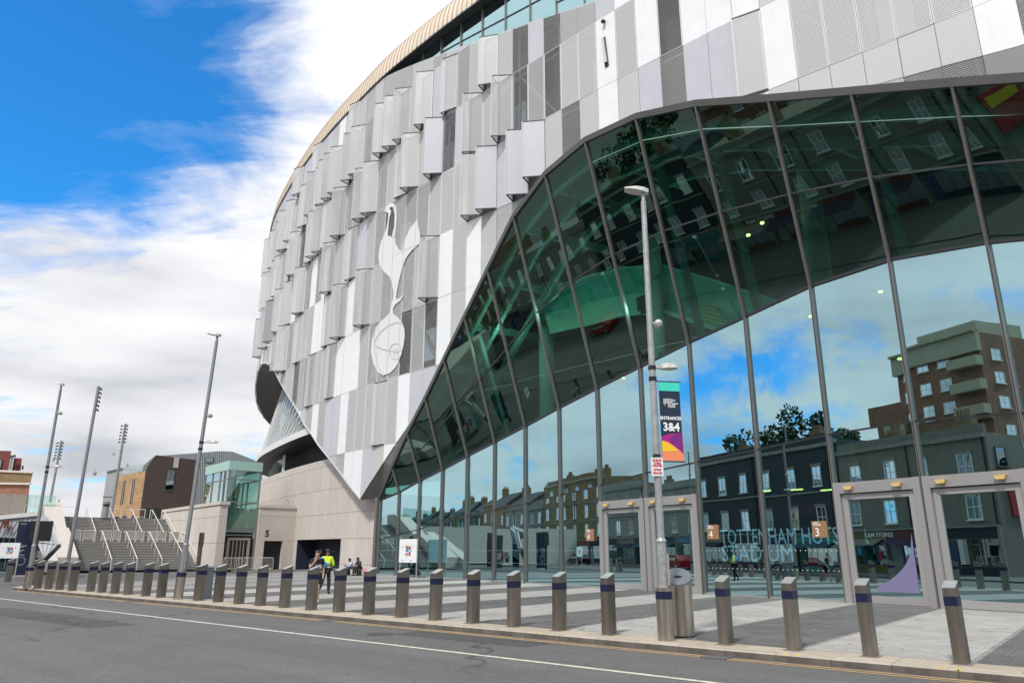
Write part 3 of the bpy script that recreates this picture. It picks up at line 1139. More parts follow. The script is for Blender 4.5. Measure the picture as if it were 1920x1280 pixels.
# curved stone wall laid of separate panels
WALL = MB()
wi = -1.3
wls = [66.0+i*1.0 for i in range(60)]
WTOP = 9.85
for s0, s1 in zip(wls[:-1], wls[1:]):
    if 72.9 < s0 < 83.5:
        z0 = 2.75
    else:
        z0 = -.1
    WALL.poly([PO(s0, wi-.10, z0), PO(s1, wi-.10, z0), PO(s1, wi-.10, WTOP-.05), PO(s0, wi-.10, WTOP-.05)][::-1])
    WALL.poly([PO(s0, wi-.10, WTOP-.05), PO(s1, wi-.10, WTOP-.05), PO(s1, -4.4, WTOP-.05), PO(s0, -4.4, WTOP-.05)][::-1])
wall = WALL.build('stone_wall', joint, STAD)
PW, rowsz = 2.05, [(-.02, .62), (.62, 2.70), (2.70, 4.85), (4.85, 7.05), (7.05, 9.2), (9.2, WTOP)]
dr0, dr1 = 73.2, 83.6
s = 66.0
cnt = 0
while s < 112:
    s1 = s+PW
    for ri, (za, zb) in enumerate(rowsz):
        segs = [(s, s1)]
        if za < 2.6:
            segs = []
            if s < dr0: segs.append((s, min(s1, dr0)))
            if s1 > dr1: segs.append((max(s, dr1), s1))
        for a, c in segs:
            if c-a < .15: continue
            b = MB()
            mid = (a+c)/2
            fs = [PO(a+.012, wi, za+.012), PO(mid, wi, za+.012), PO(c-.012, wi, za+.012), PO(c-.012, wi, zb-.012), PO(mid, wi, zb-.012), PO(a+.012, wi, zb-.012)]
            nb = NS(mid)*-.10
            o_ = fs + [p+nb for p in fs]
            b.add(o_, [(1, 0, 5, 4), (2, 1, 4, 3), (0, 1, 7, 6), (1, 2, 8, 7), (2, 3, 9, 8), (3, 4, 10, 9), (4, 5, 11, 10), (5, 0, 6, 11)])
            b.build('wall_panel', stone, wall)
    s = s1
# doorway recess in the stone wall
b = MB()
for i in range(6):
    e0, e1 = dr0+(dr1-dr0)*i/6, dr0+(dr1-dr0)*(i+1)/6
    b.poly([PO(e0, wi-1.6, 0), PO(e1, wi-1.6, 0), PO(e1, wi-1.6, 2.72), PO(e0, wi-1.6, 2.72)][::-1])
    b.poly([PO(e0, wi-.1, 2.72), PO(e1, wi-.1, 2.72), PO(e1, wi-1.6, 2.72), PO(e0, wi-1.6, 2.72)])
for q in (dr0, dr1):
    b.poly([PO(q, wi-.02, 0), PO(q, wi-1.6, 0), PO(q, wi-1.6, 2.72), PO(q, wi-.02, 2.72)])
b.build('doorway', navyw, STAD)
MB().poly([PO(81.0, wi-1.57, 1.45), PO(81.5, wi-1.57, 1.45), PO(81.5, wi-1.57, 1.85), PO(81.0, wi-1.57, 1.85)][::-1]).build('door_notice', mat('pink_notice', (.55, .25, .25), .6), STAD)
# engraved bird and ball on the stone wall, thin dark grooves
gv = MB()
for pl in ([(536, 936), (541, 938), (541, 948), (539, 955), (541, 962)], [(546, 955), (547, 962), (546, 972), (541, 978), (538, 990), (539, 998), (538, 1004)], [(539, 998), (537, 1008)],
           [(529, 1022), (531, 1019), (535, 1018), (538, 1022), (539, 1032), (538, 1042), (534, 1050), (530, 1051)], [(529, 1022), (527, 1030)], [(534, 1033), (537, 1040)]):
    pp = []
    for x, y in pl:
        d = ray(x, y)
        bt = d.x/d.y
        best = None
        for i in range(len(SLN)-1):
            p0, p1 = PO(SLN[i], wi, 0), PO(SLN[i+1], wi, 0)
            g0, g1_ = p0.x-bt*p0.y, p1.x-bt*p1.y
            if g0*g1_ <= 0 and 60 < SLN[i] < 105:
                u = g0/(g0-g1_+1e-12)
                sv = SLN[i]*(1-u)+SLN[i+1]*u
                yv = p0.y*(1-u)+p1.y*u
                best = (sv, H+d.z*yv/d.y)
                break
        if best: pp.append(PO(best[0], wi+.006, best[1]))
    for a, c in zip(pp[:-1], pp[1:]):
        gv.bar(a, c, .05, .012, up=NS(80))
gv.build('engraved_bird', mat('groove', (.16, .14, .125), .9), STAD)
MB().ball(PO(98, wi+.2, 6.4), .22, 8).build('wall_camera', dark, STAD)

# ---- bird and ball emblem on the skin
head = [(65.9, 30.13), (66.27, 30.3), (65.93, 30.42), (65.67, 30.67), (65.26, 30.7), (64.68, 30.49), (64.27, 30.02), (64.08, 29.34), (64.05, 28.38), (64.17, 27.24), (64.64, 27.34), (64.35, 28.35), (64.38, 29.31), (64.67, 30.1), (65.05, 30.29), (65.26, 30.17), (64.96, 29.79), (65.03, 29.54), (65.19, 29.39), (65.27, 28.66), (65.32, 27.7), (64.66, 27.32), (64.19, 27.2), (64.03, 26.5), (63.59, 25.9), (63.15, 25.57), (62.78, 25.71), (62.63, 26.45), (61.99, 27.22), (61.02, 27.74), (60.86, 27.04), (60.6, 26.37), (60.61, 25.55), (60.83, 25.36), (61.65, 25.16), (62.33, 24.77), (62.79, 24.17), (63.11, 23.36), (63.31, 22.78), (63.54, 21.95), (63.58, 21.46), (62.96, 21.42), (62.61, 21.65), (62.59, 21.39), (62.94, 21.17), (63.69, 21.0), (63.94, 20.73), (63.88, 20.27), (63.28, 19.9), (65.43, 20.01), (64.35, 20.51), (64.23, 21.11), (63.98, 21.68), (63.99, 22.32), (64.29, 23.11), (64.66, 23.69), (65.62, 24.46), (66.33, 25.21), (66.61, 25.97), (66.6, 26.78), (66.25, 27.55), (65.62, 28.3), (65.4, 29.12), (65.41, 29.81)]
ball = [(65.66, 20.06), (65.01, 20.23), (64.05, 20.21), (63.19, 19.83), (62.53, 19.22), (62.19, 18.59), (62.08, 17.91), (62.24, 17.1), (62.57, 16.33), (63.06, 15.71), (63.85, 15.34), (64.89, 15.29), (65.69, 15.7), (66.49, 16.58), (66.97, 17.68), (66.94, 18.69), (66.52, 19.56)]
lines = [[(66.21, 18.79), (65.57, 19.15), (64.51, 19.42), (63.46, 19.43), (62.47, 19.18)], [(66.13, 18.02), (65.21, 17.58), (63.9, 17.17), (62.5, 16.89)], [(66.31, 19.83), (66.63, 18.88), (66.36, 17.56), (65.75, 16.32), (64.89, 15.32)],
         [(62.37, 16.82), (62.42, 16.58), (62.58, 16.4), (62.85, 16.32), (63.17, 16.33), (63.51, 16.44), (63.81, 16.64), (64.02, 16.89), (64.11, 17.16), (64.06, 17.4), (63.88, 17.58), (63.61, 17.67), (63.28, 17.65), (62.94, 17.53), (62.66, 17.33), (62.46, 17.08), (62.37, 16.82)],
         [(63.4, 17.3), (63.4, 16.6)], [(63.0, 17.2), (63.0, 16.5)], [(63.6, 17.0), (62.8, 16.85)], [(66.2, 18.8), (66.5, 18.3), (66.2, 18.0)]]
import mathutils.geometry as geo


def flat_shape(pts2, o, thick, mats_, name, parent):
    tri = geo.tessellate_polygon([[Vector((x, z, 0)) for x, z in pts2]])
    b = MB()
    n = len(pts2)
    P3 = [PO(s, o, z) for s, z in pts2]
    Pb = [PO(s, o-thick, z) for s, z in pts2]
    b.add(P3, [tuple(t) for t in tri])
    b.add(P3+Pb, [(i, (i+1) % n, n+(i+1) % n, n+i) for i in range(n)])
    return b.build(name, mats_, parent)


emb = perf('emblem_white', (.86, .86, .85), .10)
embw = mat('emblem_paint', (.69, .695, .695), .5, 0, .08, 9)
eo = flat_shape(head, .075, .045, embw, 'bird_emblem', STAD)
eb = flat_shape(ball, .075, .045, embw, 'ball_emblem', STAD)
lb = MB()
for ln in lines:
    for a, c in zip(ln[:-1], ln[1:]):
        lb.bar(PO(a[0], .085, a[1]), PO(c[0], .085, c[1]), .10, .012, up=NS(a[0]))
lb.build('seam', mat('emblem_seam', (.55, .55, .54), .6), eb)
for c in (39, 40, 41, 42):
    s_ = MOD*(c-.27)
    MB().bar(PO(s_, .082, 15.3), PO(s_, .082, 30.6), .025, .012, up=NS(s_)).build('panel_gap', mat('emblem_gap', (.50, .50, .50), .6), STAD)
for k_ in (2, 3):
    MB().bar(PO(60.6, .082, ZR[k_+2]), PO(67.0, .082, ZR[k_+2]), .03, .012, up=NS(64)).build('panel_gap', MATS['emblem_gap'], STAD)

# slim wall light and camera on the white column of panels
wl = thing('wall_light', PO(41.4, .05, 32.1), 'slim grey wall light in a black slot on a white facade panel', 'wall light')
MB().bar(PO(41.4, .05, 32.0), PO(41.6, .05, 34.3), .30, .06, up=NS(41)).build('slot', black, wl)
MB().bar(PO(41.4, .12, 32.25), PO(41.6, .12, 34.25), .17, .16, up=NS(41)).build('lamp_body', capm, wl)
cm = thing('security_camera', PO(41.45, .06, 35.4), 'small black dome camera above the slim wall light on the facade', 'camera')
MB().cyl(PO(41.45, .0, 35.5), PO(41.45, .2, 35.5), .08).build('bracket', dark, cm)
MB().ball(PO(41.45, .24, 35.38), .14, 8).build('dome', black, cm, True)

# ------------------------------------------------------------------ the glass wave
P0 = Vector((13.6, 24.5, 0))
STP = Vector((-1.828, 2.578, 0))
GN = Vector((-.8158, -.5785, 0))      # out to the street
GT = Vector((-.5785, .8158, 0))
crz = {-4: 8.6, -3: 9.6, -2: 10.6, -1: 11.35, 0: 11.8, 1: 11.75, 2: 11.32, 3: 10.9, 4: 10.4, 5: 9.9, 6: 9.34, 7: 8.74, 8: 8.18, 9: 7.63, 10: 7.05, 11: 6.53, 12: 5.9, 13: 5.5}
trz = [(-3, 5.4), (-.85, 5.78), (.06, 5.96), (1.02, 5.89), (1.99, 5.68), (4.05, 5.24), (5.06, 4.87), (6.97, 4.33), (9.98, 3.64), (11, 3.16), (12.8, 2.58), (13, 2.5)]
skin_s = {-4: 8, -3: 13, -2: 19.5, -1: 23.6, 0: 27.49, 1: 31.39, 2: 35.41, 3: 39.41, 4: 43.39, 5: 46.95, 6: 49.92, 7: 52.43, 8: 54.73, 9: 56.9, 10: 59.1, 11: 61.6, 12: 64.3, 13: 67.46}


def GB(i, z=0.0, o=0.0):
    return P0+STP*i+GN*o+Z3*z


EVP = {-4: (20.12, 13.67, 11.18), -3: (18.14, 15.87, 13.05), -2: (16.17, 18.11, 14.78), -1: (14.18, 20.37, 16.10), 0: (12.13, 22.67, 17.38), 1: (10.01, 24.81, 18.55), 2: (7.75, 26.89, 19.71), 3: (5.63, 29.05, 20.49), 4: (3.59, 31.53, 20.80), 5: (1.76, 34.19, 20.45), 6: (0.13, 37.00, 19.39), 7: (-1.39, 40.13, 17.50), 8: (-2.89, 43.22, 15.58), 9: (-4.39, 46.28, 13.66), 10: (-5.88, 49.28, 11.69), 11: (-7.43, 52.20, 9.75), 12: (-8.87, 55.06, 7.65), 13: (-10.18, 58.00, 5.62)}


def EV(i):
    return Vector(EVP[i])


def pane(q, name, m_=G_glass):
    q = [Vector(v) for v in q]
    jv = random.uniform(-.007, .007)
    jh = random.uniform(-.006, .006)
    q = [q[0]+GN*(jv+jh), q[1]+GN*(jh-jv), q[2]+GN*(-jv-jh), q[3]+GN*(jv-jh)]
    n_ = (q[1]-q[0]).cross(q[-1]-q[0]).normalized()
    p = MB()
    # the pane is gently bent where its corners do not share a plane
    N_ = 8 if abs((q[2]-q[0]).dot(n_)) > .004 else 1
    gr = [[(q[0]*(1-u)+q[1]*u)*(1-v)+(q[3]*(1-u)+q[2]*u)*v for u in [k/N_ for k in range(N_+1)]] for v in [k/N_ for k in range(N_+1)]]
    p.add([w for row in gr for w in row], [(a*(N_+1)+b_, a*(N_+1)+b_+1, (a+1)*(N_+1)+b_+1, (a+1)*(N_+1)+b_) for a in range(N_) for b_ in range(N_)], 0)
    nv = len(p.f)
    p.add([w-n_*.03 for row in gr for w in row], [(a*(N_+1)+b_, (a+1)*(N_+1)+b_, (a+1)*(N_+1)+b_+1, a*(N_+1)+b_+1) for a in range(N_) for b_ in range(N_)], 1)
    return p.build(name, [m_, G_inner], STAD, N_ > 1)


doorbays = {4: 1, 3: 1, 0: 1, -1: 1}
for i in range(-4, 13):
    a, c = i+1, i          # left, right mullion
    z0 = 4.12 if i in doorbays else .06
    ta, tc_ = interp(a, trz), interp(c, trz)
    pane([GB(a, z0), GB(c, z0), GB(c, tc_), GB(a, ta)], 'glass_pane')
    pane([GB(a, ta), GB(c, tc_), GB(c, crz[c]), GB(a, crz[a])], 'glass_pane')
    ma, mc = (GB(a, crz[a])+EV(a))/2, (GB(c, crz[c])+EV(c))/2
    if i < 11:
        pane([GB(a, crz[a]), GB(c, crz[c]), mc, ma], 'glass_pane', G_upper)
        pane([ma, mc, EV(c), EV(a)], 'glass_pane', G_upper)
        MB().bar(ma, mc, .07, .09, up=GN).build('transom', gasket, STAD)
    else:
        pane([GB(a, crz[a]), GB(c, crz[c]), EV(c), EV(a)], 'glass_pane', G_upper)
    MB().bar(GB(a, ta, .01), GB(c, tc_, .01), .055, .07, up=GN).build('transom', gasket, STAD)
    MB().bar(GB(a, crz[a], .02), GB(c, crz[c], .02), .11, .10, up=GN).build('transom', gasket, STAD)
    MB().bar(GB(a, .03, .02), GB(c, .03, .02), .08, .12, up=GN).build('sill', framem, STAD)
    up_ = (GN+Z3*.3)
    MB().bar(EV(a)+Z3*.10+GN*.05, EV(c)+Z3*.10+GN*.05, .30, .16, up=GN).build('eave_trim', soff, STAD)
for i in range(-4, 14):
    w_ = .085
    b = MB()
    b.bar(GB(i, 0, .04), GB(i, crz[i], .04), w_, .20, up=GN)
    b.bar(GB(i, 0, .142), GB(i, crz[i], .142), .03, .012, up=GN, mi=1)
    b.build('mullion', [mullm, gasket], STAD)
    if i < 13:
        b = MB()
        n_ = (EV(i)-GB(i, crz[i])).cross(GT)
        b.bar(GB(i, crz[i], .04), EV(i)+GN*.04, w_, .18, up=GN)
        b.build('mullion', mullm, STAD)
# closing strip between glass eave and skin
for i in range(-4, 13):
    sa, sc_ = skin_s[i+1], skin_s[i]
    S1, S0 = PO(sa, -.04, zlow(sa)), PO(sc_, -.04, zlow(sc_))
    E1, E0 = EV(i+1)+Z3*.12, EV(i)+Z3*.12
    b = MB()
    b.poly([E1, E0, S0, S1])
    b.poly([E1-Z3*.12, S1-Z3*.12, S0-Z3*.12, E0-Z3*.12])
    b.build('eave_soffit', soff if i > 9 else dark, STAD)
# end column between glass and stone wall
MB().bar(GB(13.1, 0, .0), GB(13.1, 5.7, .0), .35, .5, up=GN).build('end_post', mullm, STAD)
b = MB()
pA, pB = GB(13.1, 0, -.1), PO(66.0, wi, 0)
b.poly([pB, pA, pA+Z3*5.6, pB+Z3*5.6])
b.build('wall_return', stone, STAD)

# door portals
for i in (4, 3, 0, -1):
    a, c = GB(i+1), GB(i)
    L = (c-a).length
    tx = (c-a).normalized()
    dr = bpy.data.objects.new('door_portal', None)
    COL.objects.link(dr)
    dr.parent = STAD
    ORIG[dr.name] = st_base.copy()
    DZ, PJ, FW = 4.1, .16, .25

    def dp(x, z, o=0.0):
        return a+tx*x+Z3*z+GN*o
    b = MB()
    for x in (FW/2+.03, L-FW/2-.03):
        b.bar(dp(x, 0, PJ/2), dp(x, DZ, PJ/2), FW-.02, PJ+.10, up=GN)
    b.bar(dp(FW, DZ-.2, PJ/2), dp(L-FW, DZ-.2, PJ/2), .38, PJ+.09, up=GN)
    b.build('frame', framem, dr)
    b = MB()
    lx0, lx1 = FW+.03, L-FW-.03
    for x in (lx0+.11, lx1-.11):
        b.bar(dp(x, .04, .05), dp(x, DZ-.42, .05), .21, .09, up=GN)
    b.bar(dp(lx0+.22, DZ-.52, .05), dp(lx1-.22, DZ-.52, .05), .18, .088, up=GN)
    b.bar(dp(lx0+.22, .16, .05), dp(lx1-.22, .16, .05), .24, .088, up=GN)
    b.build('door_leaf', mat('door_leaf', (.40, .39, .385), .42, .35), dr)
    p = MB()
    q = [dp(lx0+.21, .27, .05), dp(lx1-.21, .27, .05), dp(lx1-.21, DZ-.6, .05), dp(lx0+.21, DZ-.6, .05)]
    p.poly(q, 0)
    p.prism([v-GN*.03 for v in q], GN*.02, 1)
    p.build('door_glass', [G_glass, G_inner], dr)
    for x in (FW+.42, L-FW-.5):
        b = MB()
        zc_ = DZ-.22
        b.prism([dp(x-.17, zc_+.06, PJ+.05), dp(x+.17, zc_+.06, PJ+.05), dp(x+.11, zc_-.06, PJ+.05), dp(x-.11, zc_-.06, PJ+.05)], GN*.14)
        b.build('door_light', brass, dr)
# lilac film with a curved edge on the door in the bay right of the plates
b = MB()
a, c = GB(1), GB(0)
tx = (c-a).normalized()
arc_ = [a+tx*(2.55-1.45*math.cos(t))+Z3*(2.35-1.55*math.sin(t))+GN*.058 for t in [math.pi*.5*k/10 for k in range(1, 11)]]
low = a+tx*2.55+GN*.058
b.poly([low+Z3*.42, low+Z3*2.3]+[p for p in [a+tx*(2.55-.05-1.35*(k/10)**1.7)+Z3*(2.3-1.75*(k/10)**.62)+GN*.058 for k in range(1, 11)]]+[a+tx*1.15+Z3*.42+GN*.058])
b.build('door_film', mat('lilac_film', (.20, .185, .33), .4), STAD)

# inside the atrium
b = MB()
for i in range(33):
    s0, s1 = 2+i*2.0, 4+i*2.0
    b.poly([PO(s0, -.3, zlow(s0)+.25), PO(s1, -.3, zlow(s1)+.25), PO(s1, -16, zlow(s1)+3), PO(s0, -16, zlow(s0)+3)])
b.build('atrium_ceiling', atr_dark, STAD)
b = MB()
b.poly([GB(-4, .004, -.1), GB(13, .004, -.1), GB(13, .004, -11), GB(-4, .004, -11)])
b.build('atrium_floor', mat('atrium_floor', (.07, .075, .075), .35), STAD)
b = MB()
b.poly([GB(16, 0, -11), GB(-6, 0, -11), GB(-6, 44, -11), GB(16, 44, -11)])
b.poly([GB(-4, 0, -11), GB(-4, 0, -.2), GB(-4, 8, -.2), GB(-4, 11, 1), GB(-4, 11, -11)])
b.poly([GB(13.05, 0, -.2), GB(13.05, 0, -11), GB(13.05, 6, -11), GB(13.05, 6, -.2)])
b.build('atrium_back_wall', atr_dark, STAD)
for i in (-1.6, 1.35, 4.4, 7.4, 10.3):
    h = min(crz[int(round(i))]+8, 22) if i < 9 else 8
    MB().cyl(GB(i, 0, -2.6), GB(i, h, -2.6), .48, .48, 20).build('atrium_column', atr_conc, STAD, True)
# roof beams that follow the eave, and rafters
for off, drop in ((-.5, .75), (-1.7, 1.3), (-3.6, 1.6)):
    for i in range(-4, 11):
        A, B = EV(i+1)+GN*off-Z3*drop, EV(i)+GN*off-Z3*drop
        MB().bar(A, B, .42, .26, up=GN).build('atrium_beam', teal_steel, STAD)
for i in range(-4, 11):
    MB().bar(EV(i)+GN*-.3-Z3*.5, EV(i)+GN*-7-Z3*.2, .45, .22, up=GT).build('atrium_rafter', teal_steel, STAD)
    if i in (-2, 0, 2, 3, 8, 10): MB().bar(EV(i)+GN*-1.0-Z3*1.0, GB(i, crz[i]*.55, -2.4), .26, .30, up=GT).build('atrium_strut', teal_steel, STAD)
# mezzanine with balustrade and the flight that drops from it to the right
def mz(t, z, o): return P0+GT*t+GN*o+Z3*z


def gp(x, y, o):
    d = ray(x, y)
    c = Vector((0, 0, H))
    return c+d*((P0.dot(GN)+o)/(d.x*GN.x+d.y*GN.y))


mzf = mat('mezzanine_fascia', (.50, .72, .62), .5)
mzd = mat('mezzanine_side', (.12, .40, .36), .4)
top_ = [(1012, 543), (1099, 519), (1161, 502), (1246, 498), (1340, 526), (1462, 566)]
mid_ = [(1020, 590), (1099, 569), (1161, 554), (1246, 545), (1340, 574), (1440, 606)]
bot_ = [(1032, 623), (1105, 607), (1168, 590), (1246, 584), (1338, 615), (1430, 648)]
offs = [-1.4, -2.3, -3.0, -4.0, -4.4, -4.8]
for i in range(5):
    q = [gp(*bot_[i], offs[i]), gp(*bot_[i+1], offs[i+1]), gp(*mid_[i+1], offs[i+1]), gp(*mid_[i], offs[i])]
    b = MB()
    b.prism(q, GN*-.3)
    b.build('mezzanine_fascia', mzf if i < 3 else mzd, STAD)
    b = MB()
    b.bar(q[0]+GN*.04, q[1]+GN*.04, .22, .1, up=GN)
    b.build('mezzanine_edge', mzf, STAD)
    q = [gp(*mid_[i], offs[i]), gp(*mid_[i+1], offs[i+1]), gp(*top_[i+1], offs[i+1]), gp(*top_[i], offs[i])]
    b = MB()
    b.prism(q, GN*-.05)
    b.build('balustrade', teal_panel, STAD)
    MB().bar(q[3], q[2], .09, .09).build('balustrade_rail', mzf, STAD)
    if i < 3:
        A, B = gp(*bot_[i], offs[i]), gp(*bot_[i+1], offs[i+1])
        b = MB()
        b.poly([A, B, B-GN*4, A-GN*4])
        b.build('mezzanine_underside', atr_dark, STAD)
for i in range(4):
    x0, x1 = 1285+i*9, 1325+i*9+20
    MB().bar(gp(x0, 563+i*10+3, -4.1), gp(x1, 576+i*10+5, -4.2), .09, .03, up=GN).build('step_strip', mat('yellow_strip', (.62, .55, .10), .6), STAD)
b = MB()
b.bar(gp(1195, 575, -3.35), gp(1235, 560, -3.7), 1.1, .05, up=GN)
b.build('mezzanine_board', navyw, STAD)
# long pale panels whose colour stands in for a glowing band
MB().bar(mz(19, 2.85, -5), mz(40, 2.85, -5), .55, .1, up=GN).build('pale_band', mat('pale_green_band', (.42, .62, .48), .6), STAD)
MB().bar(mz(22, 3.4, -6), mz(30, 3.4, -6), .7, .1, up=GN).build('pale_band', MATS['pale_green_band'], STAD)
# navy wall with lettering
LW = thing('lettered_wall', mz(9, 0, -6.1), 'navy wall inside the atrium with the stadium name in pale blue letters', 'lettered wall')
MB().bar(mz(3.8, 2.3, -6.15), mz(14.6, 2.3, -6.15), 4.6, .1, up=GN).build('board', navyw, LW)
text('lettering', 'TOTTENHAM HOTSPUR', 1.08, bluetxt, mz(13.5, 2.05, -6.08), -GT, Z3, LW, 'LEFT', .0, sx=.68)
text('lettering', 'STADIUM', 1.12, bluetxt, mz(13.5, 1.25, -6.08), -GT, Z3, LW, 'LEFT', .0, sx=.9)
b = MB()
b.poly([mz(5.6, 3.5, -6.08), mz(10.5, 3.2, -6.08), mz(11.6, 3.9, -6.08), mz(5.6, 3.9, -6.08)][::-1])
b.build('magenta_wave', mat('magenta', (.30, .02, .25), .5), LW)
# rows of tiny manifestation dots on the low glass
b = MB()
for i in range(-2, 13):
    if i in doorbays: continue
    for n_ in range(14):
        for z in (1.05, 1.75):
            c = GB(i, z, .008)+GT*(.2+n_*.21)
            b.bar(c-GT*.02, c+GT*.02, .03, .004, up=GN)
tag(b.build('glass_dots', mat('dot_white', (.5, .6, .58), .6), STAD), kind='stuff')
# small ceiling lights inside, lit
for i, (t, z, o) in enumerate([(14, 15.3, -5), (16.5, 14.6, -5.4), (11, 13.4, -6), (7, 12.6, -6), (4, 13.2, -7), (20, 12.0, -6), (2.6, 9.4, -5), (9, 17.2, -4.5), (8.2, 17.6, -4.6)]):
    MB().cyl(mz(t, z, o), mz(t, z+.08, o), .10, .10, 10).build('downlight', mat('lit_lamp', (1, .8, .3), .5, emis=((1, .75, .2), 7)), STAD)
for n_, (t, z, o) in enumerate(((4, 13.0, -6), (11, 15.5, -6), (17.5, 14.5, 1.2), (23, 14.0, .9), (-5, 10.5, -6), (8, 5.5, -4.5), (20, 5.0, -4.5), (12, 13.2, .6))):  # fill lights without fittings, added to brighten the atrium and mezzanine
    li = bpy.data.lights.new('atrium_fill', 'POINT')
    li.energy = 45 if n_ in (5, 6) else (130 if n_ in (2, 3, 7) else 80)
    li.color = (1, .93, .78)
    li.shadow_soft_size = .3
    lo_ = bpy.data.objects.new('atrium_fill', li)
    COL.objects.link(lo_)
    lo_.location = mz(t, z, o)
for t, z in ((8.6, 4.3), (7.0, 4.25), (5.6, 4.15), (3.4, 4.3), (1.6, 4.3)):
    MB().bar(mz(t, z, -3), mz(t-.55, z, -3), .10, .05).build('strip_light', MATS['lit_lamp'], STAD)

# number plates on the glass
for i_, num, lab in ((1.24, '3', 'brown plate numbered 3 on the glass, left of the right-hand doors'), (2.80, '4', 'brown plate numbered 4 on the glass, right of the middle doors'), (5.26, '4', 'brown plate numbered 4 on the glass, left of the middle doors')):
    o0 = GB(i_, 2.5, .05)
    sg = thing('number_plate', GB(i_, 2.22, .05), lab, 'sign', 'brown number plates on the glass')
    MB().bar(GB(i_, 2.21, .05), GB(i_, 2.79, .05), .60, .04, up=GN).build('plate', plate, sg)
    text('numeral', num, .42, wtxt, o0-Z3*.24+GN*.024+GT*.2, -GT, Z3, sg, 'LEFT', .0)
    text('small_print', 'WEST\nATRIUM', .085, wtxt, o0+Z3*.20+GN*.024+GT*.24, -GT, Z3, sg, 'LEFT', .002)

# ------------------------------------------------------------------ bollards
bx = [(1815.7, 1247), (1639.8, 1233), (1492.5, 1221), (1362.1, 1210.2), None, (1141.7, 1191.1), (1048.8, 1183), (962.3, 1175.8), (882.9, 1169.4), (813, 1163.3), (744.7, 1158.4), (684.7, 1152.9), (627.5, 1148.3), (576.9, 1143.8), (527.5, 1139.5), (480.8, 1135.8), (438.3, 1132.5), (399.2, 1129.2), (361.7, 1126.2), None, (295, 1120), (262.5, 1117.8), (233.6, 1114.8), (206.2, 1112.8), (178.9, 1110.9), (154.7, 1109.2), (129.7, 1107.5), (106.2, 1105.9), (85.2, 1104.5), (64.8, 1103.6)]


def make_bollard():
    r = thing('bollard', (0, 0, 0), 'steel bollard', 'bollard', 'steel bollards along the kerb')
    w, d = .19, .29
    b = MB()

    def ring(z, y0=None):
        return [(-w/2, -d/2, z), (w/2, -d/2, z), (w/2, d/2, z), (-w/2, d/2, z)]
    b.add(ring(0)+ring(.87), [(0, 1, 5, 4), (1, 2, 6, 5), (2, 3, 7, 6), (3, 0, 4, 7)])
    b.build('body', brushed, r)
    b = MB()
    b.add([(x*1.02, y*1.015, z) for x, y, z in ring(.87)+ring(1.015)], [(0, 1, 5, 4), (1, 2, 6, 5), (2, 3, 7, 6), (3, 0, 4, 7), (4, 5, 6, 7), (3, 2, 1, 0)])
    b.build('band', navy, r)
    b = MB()
    p = ring(1.015)+[(-w/2, -d/2, 1.14), (w/2, -d/2, 1.14), (w/2, d/2, 1.24), (-w/2, d/2, 1.24)]
    b.add(p, [(0, 1, 5, 4), (1, 2, 6, 5), (2, 3, 7, 6), (3, 0, 4, 7)], 0)
    b.add([(x*1.03, y*1.02, z+.002) for x, y, z in p[4:]]+[(x*1.03, y*1.02, z+.012) for x, y, z in p[4:]], [(4, 5, 6, 7), (0, 1, 5, 4), (1, 2, 6, 5), (2, 3, 7, 6), (3, 0, 4, 7)], 1)
    b.build('cap', [brushed, capm], r)
    MB().box((0, 0, .003), (w+.10, d+.10, .012)).build('foot_grout', mat('grout', (.22, .20, .17), .9), r)
    return r


ORDN = ['first', 'second', 'third', 'fourth', 'fifth', 'sixth', 'seventh', 'eighth', 'ninth', 'tenth', 'eleventh', 'twelfth', 'thirteenth', 'fourteenth']
bol = make_bollard()
first = True
for i, p in enumerate(bx):
    if p is None: continue
    c = gnd(*p)
    kq = c.dot(KD)
    q = -14.08 if i < 26 else c.dot(KN)
    pos = st(kq+.095, q-.145, .004)
    o = bol if first else copy_tree(bol)
    first = False
    o.location = pos
    o.rotation_euler = (random.uniform(-.012, .012), random.uniform(-.012, .012), KA+math.pi+random.uniform(-.03, .03))
    if i < 4:
        l = 'square steel bollard with navy band, %s to the right of the banner lamp post' % ORDN[3-i]
    elif i < 12:
        l = 'square steel bollard with navy band, %s to the left of the banner lamp post' % ORDN[i-5]
    elif i < 19:
        l = 'square steel bollard with navy band, %s to the right of the middle lamp post' % ORDN[18-i]
    else:
        l = 'square steel bollard with navy band, %s to the left of the middle lamp post' % ORDN[i-20]
    o['label'] = l
for n_, (p, l) in enumerate((((14, 1090.5), 'lone steel bollard with navy band at the far left edge of the picture'), ((60, 1096), 'steel bollard set back behind the leftmost lamp post'))):
    o = copy_tree(bol)
    o.location = gnd(*p)
    o.rotation_euler = (0, 0, KA+math.pi)
    o['label'] = l
# ------------------------------------------------------------------ street lamps


def lantern(b, at, dirv, L=.62, mi=0):
    """flat LED head: tapered slab with a thicker heel"""
    at = Vector(at); d = Vector(dirv).normalized()
    s = d.cross(Z3).normalized()
    u = s.cross(d)
    sec = [(0, .07, .10), (.12, .13, .12), (.3, .16, .10), (L*.8, .15, .05), (L, .10, .03)]
    ring = []
    for x, w, h in sec:
        c = at+d*x
        ring.append([c-s*w-u*.02, c+s*w-u*.02, c+s*w*.75+u*h*.8, c-s*w*.75+u*h*.8])
    pts = [p for r_ in ring for p in r_]
    fs = [(3, 2, 1, 0), (len(pts)-4, len(pts)-3, len(pts)-2, len(pts)-1)]
    for i in range(len(sec)-1):
        for j in range(4):
            k = (j+1) % 4
            fs.append((i*4+j, i*4+k, i*4+4+k, i*4+4+j))
    b.add(pts, fs, mi)


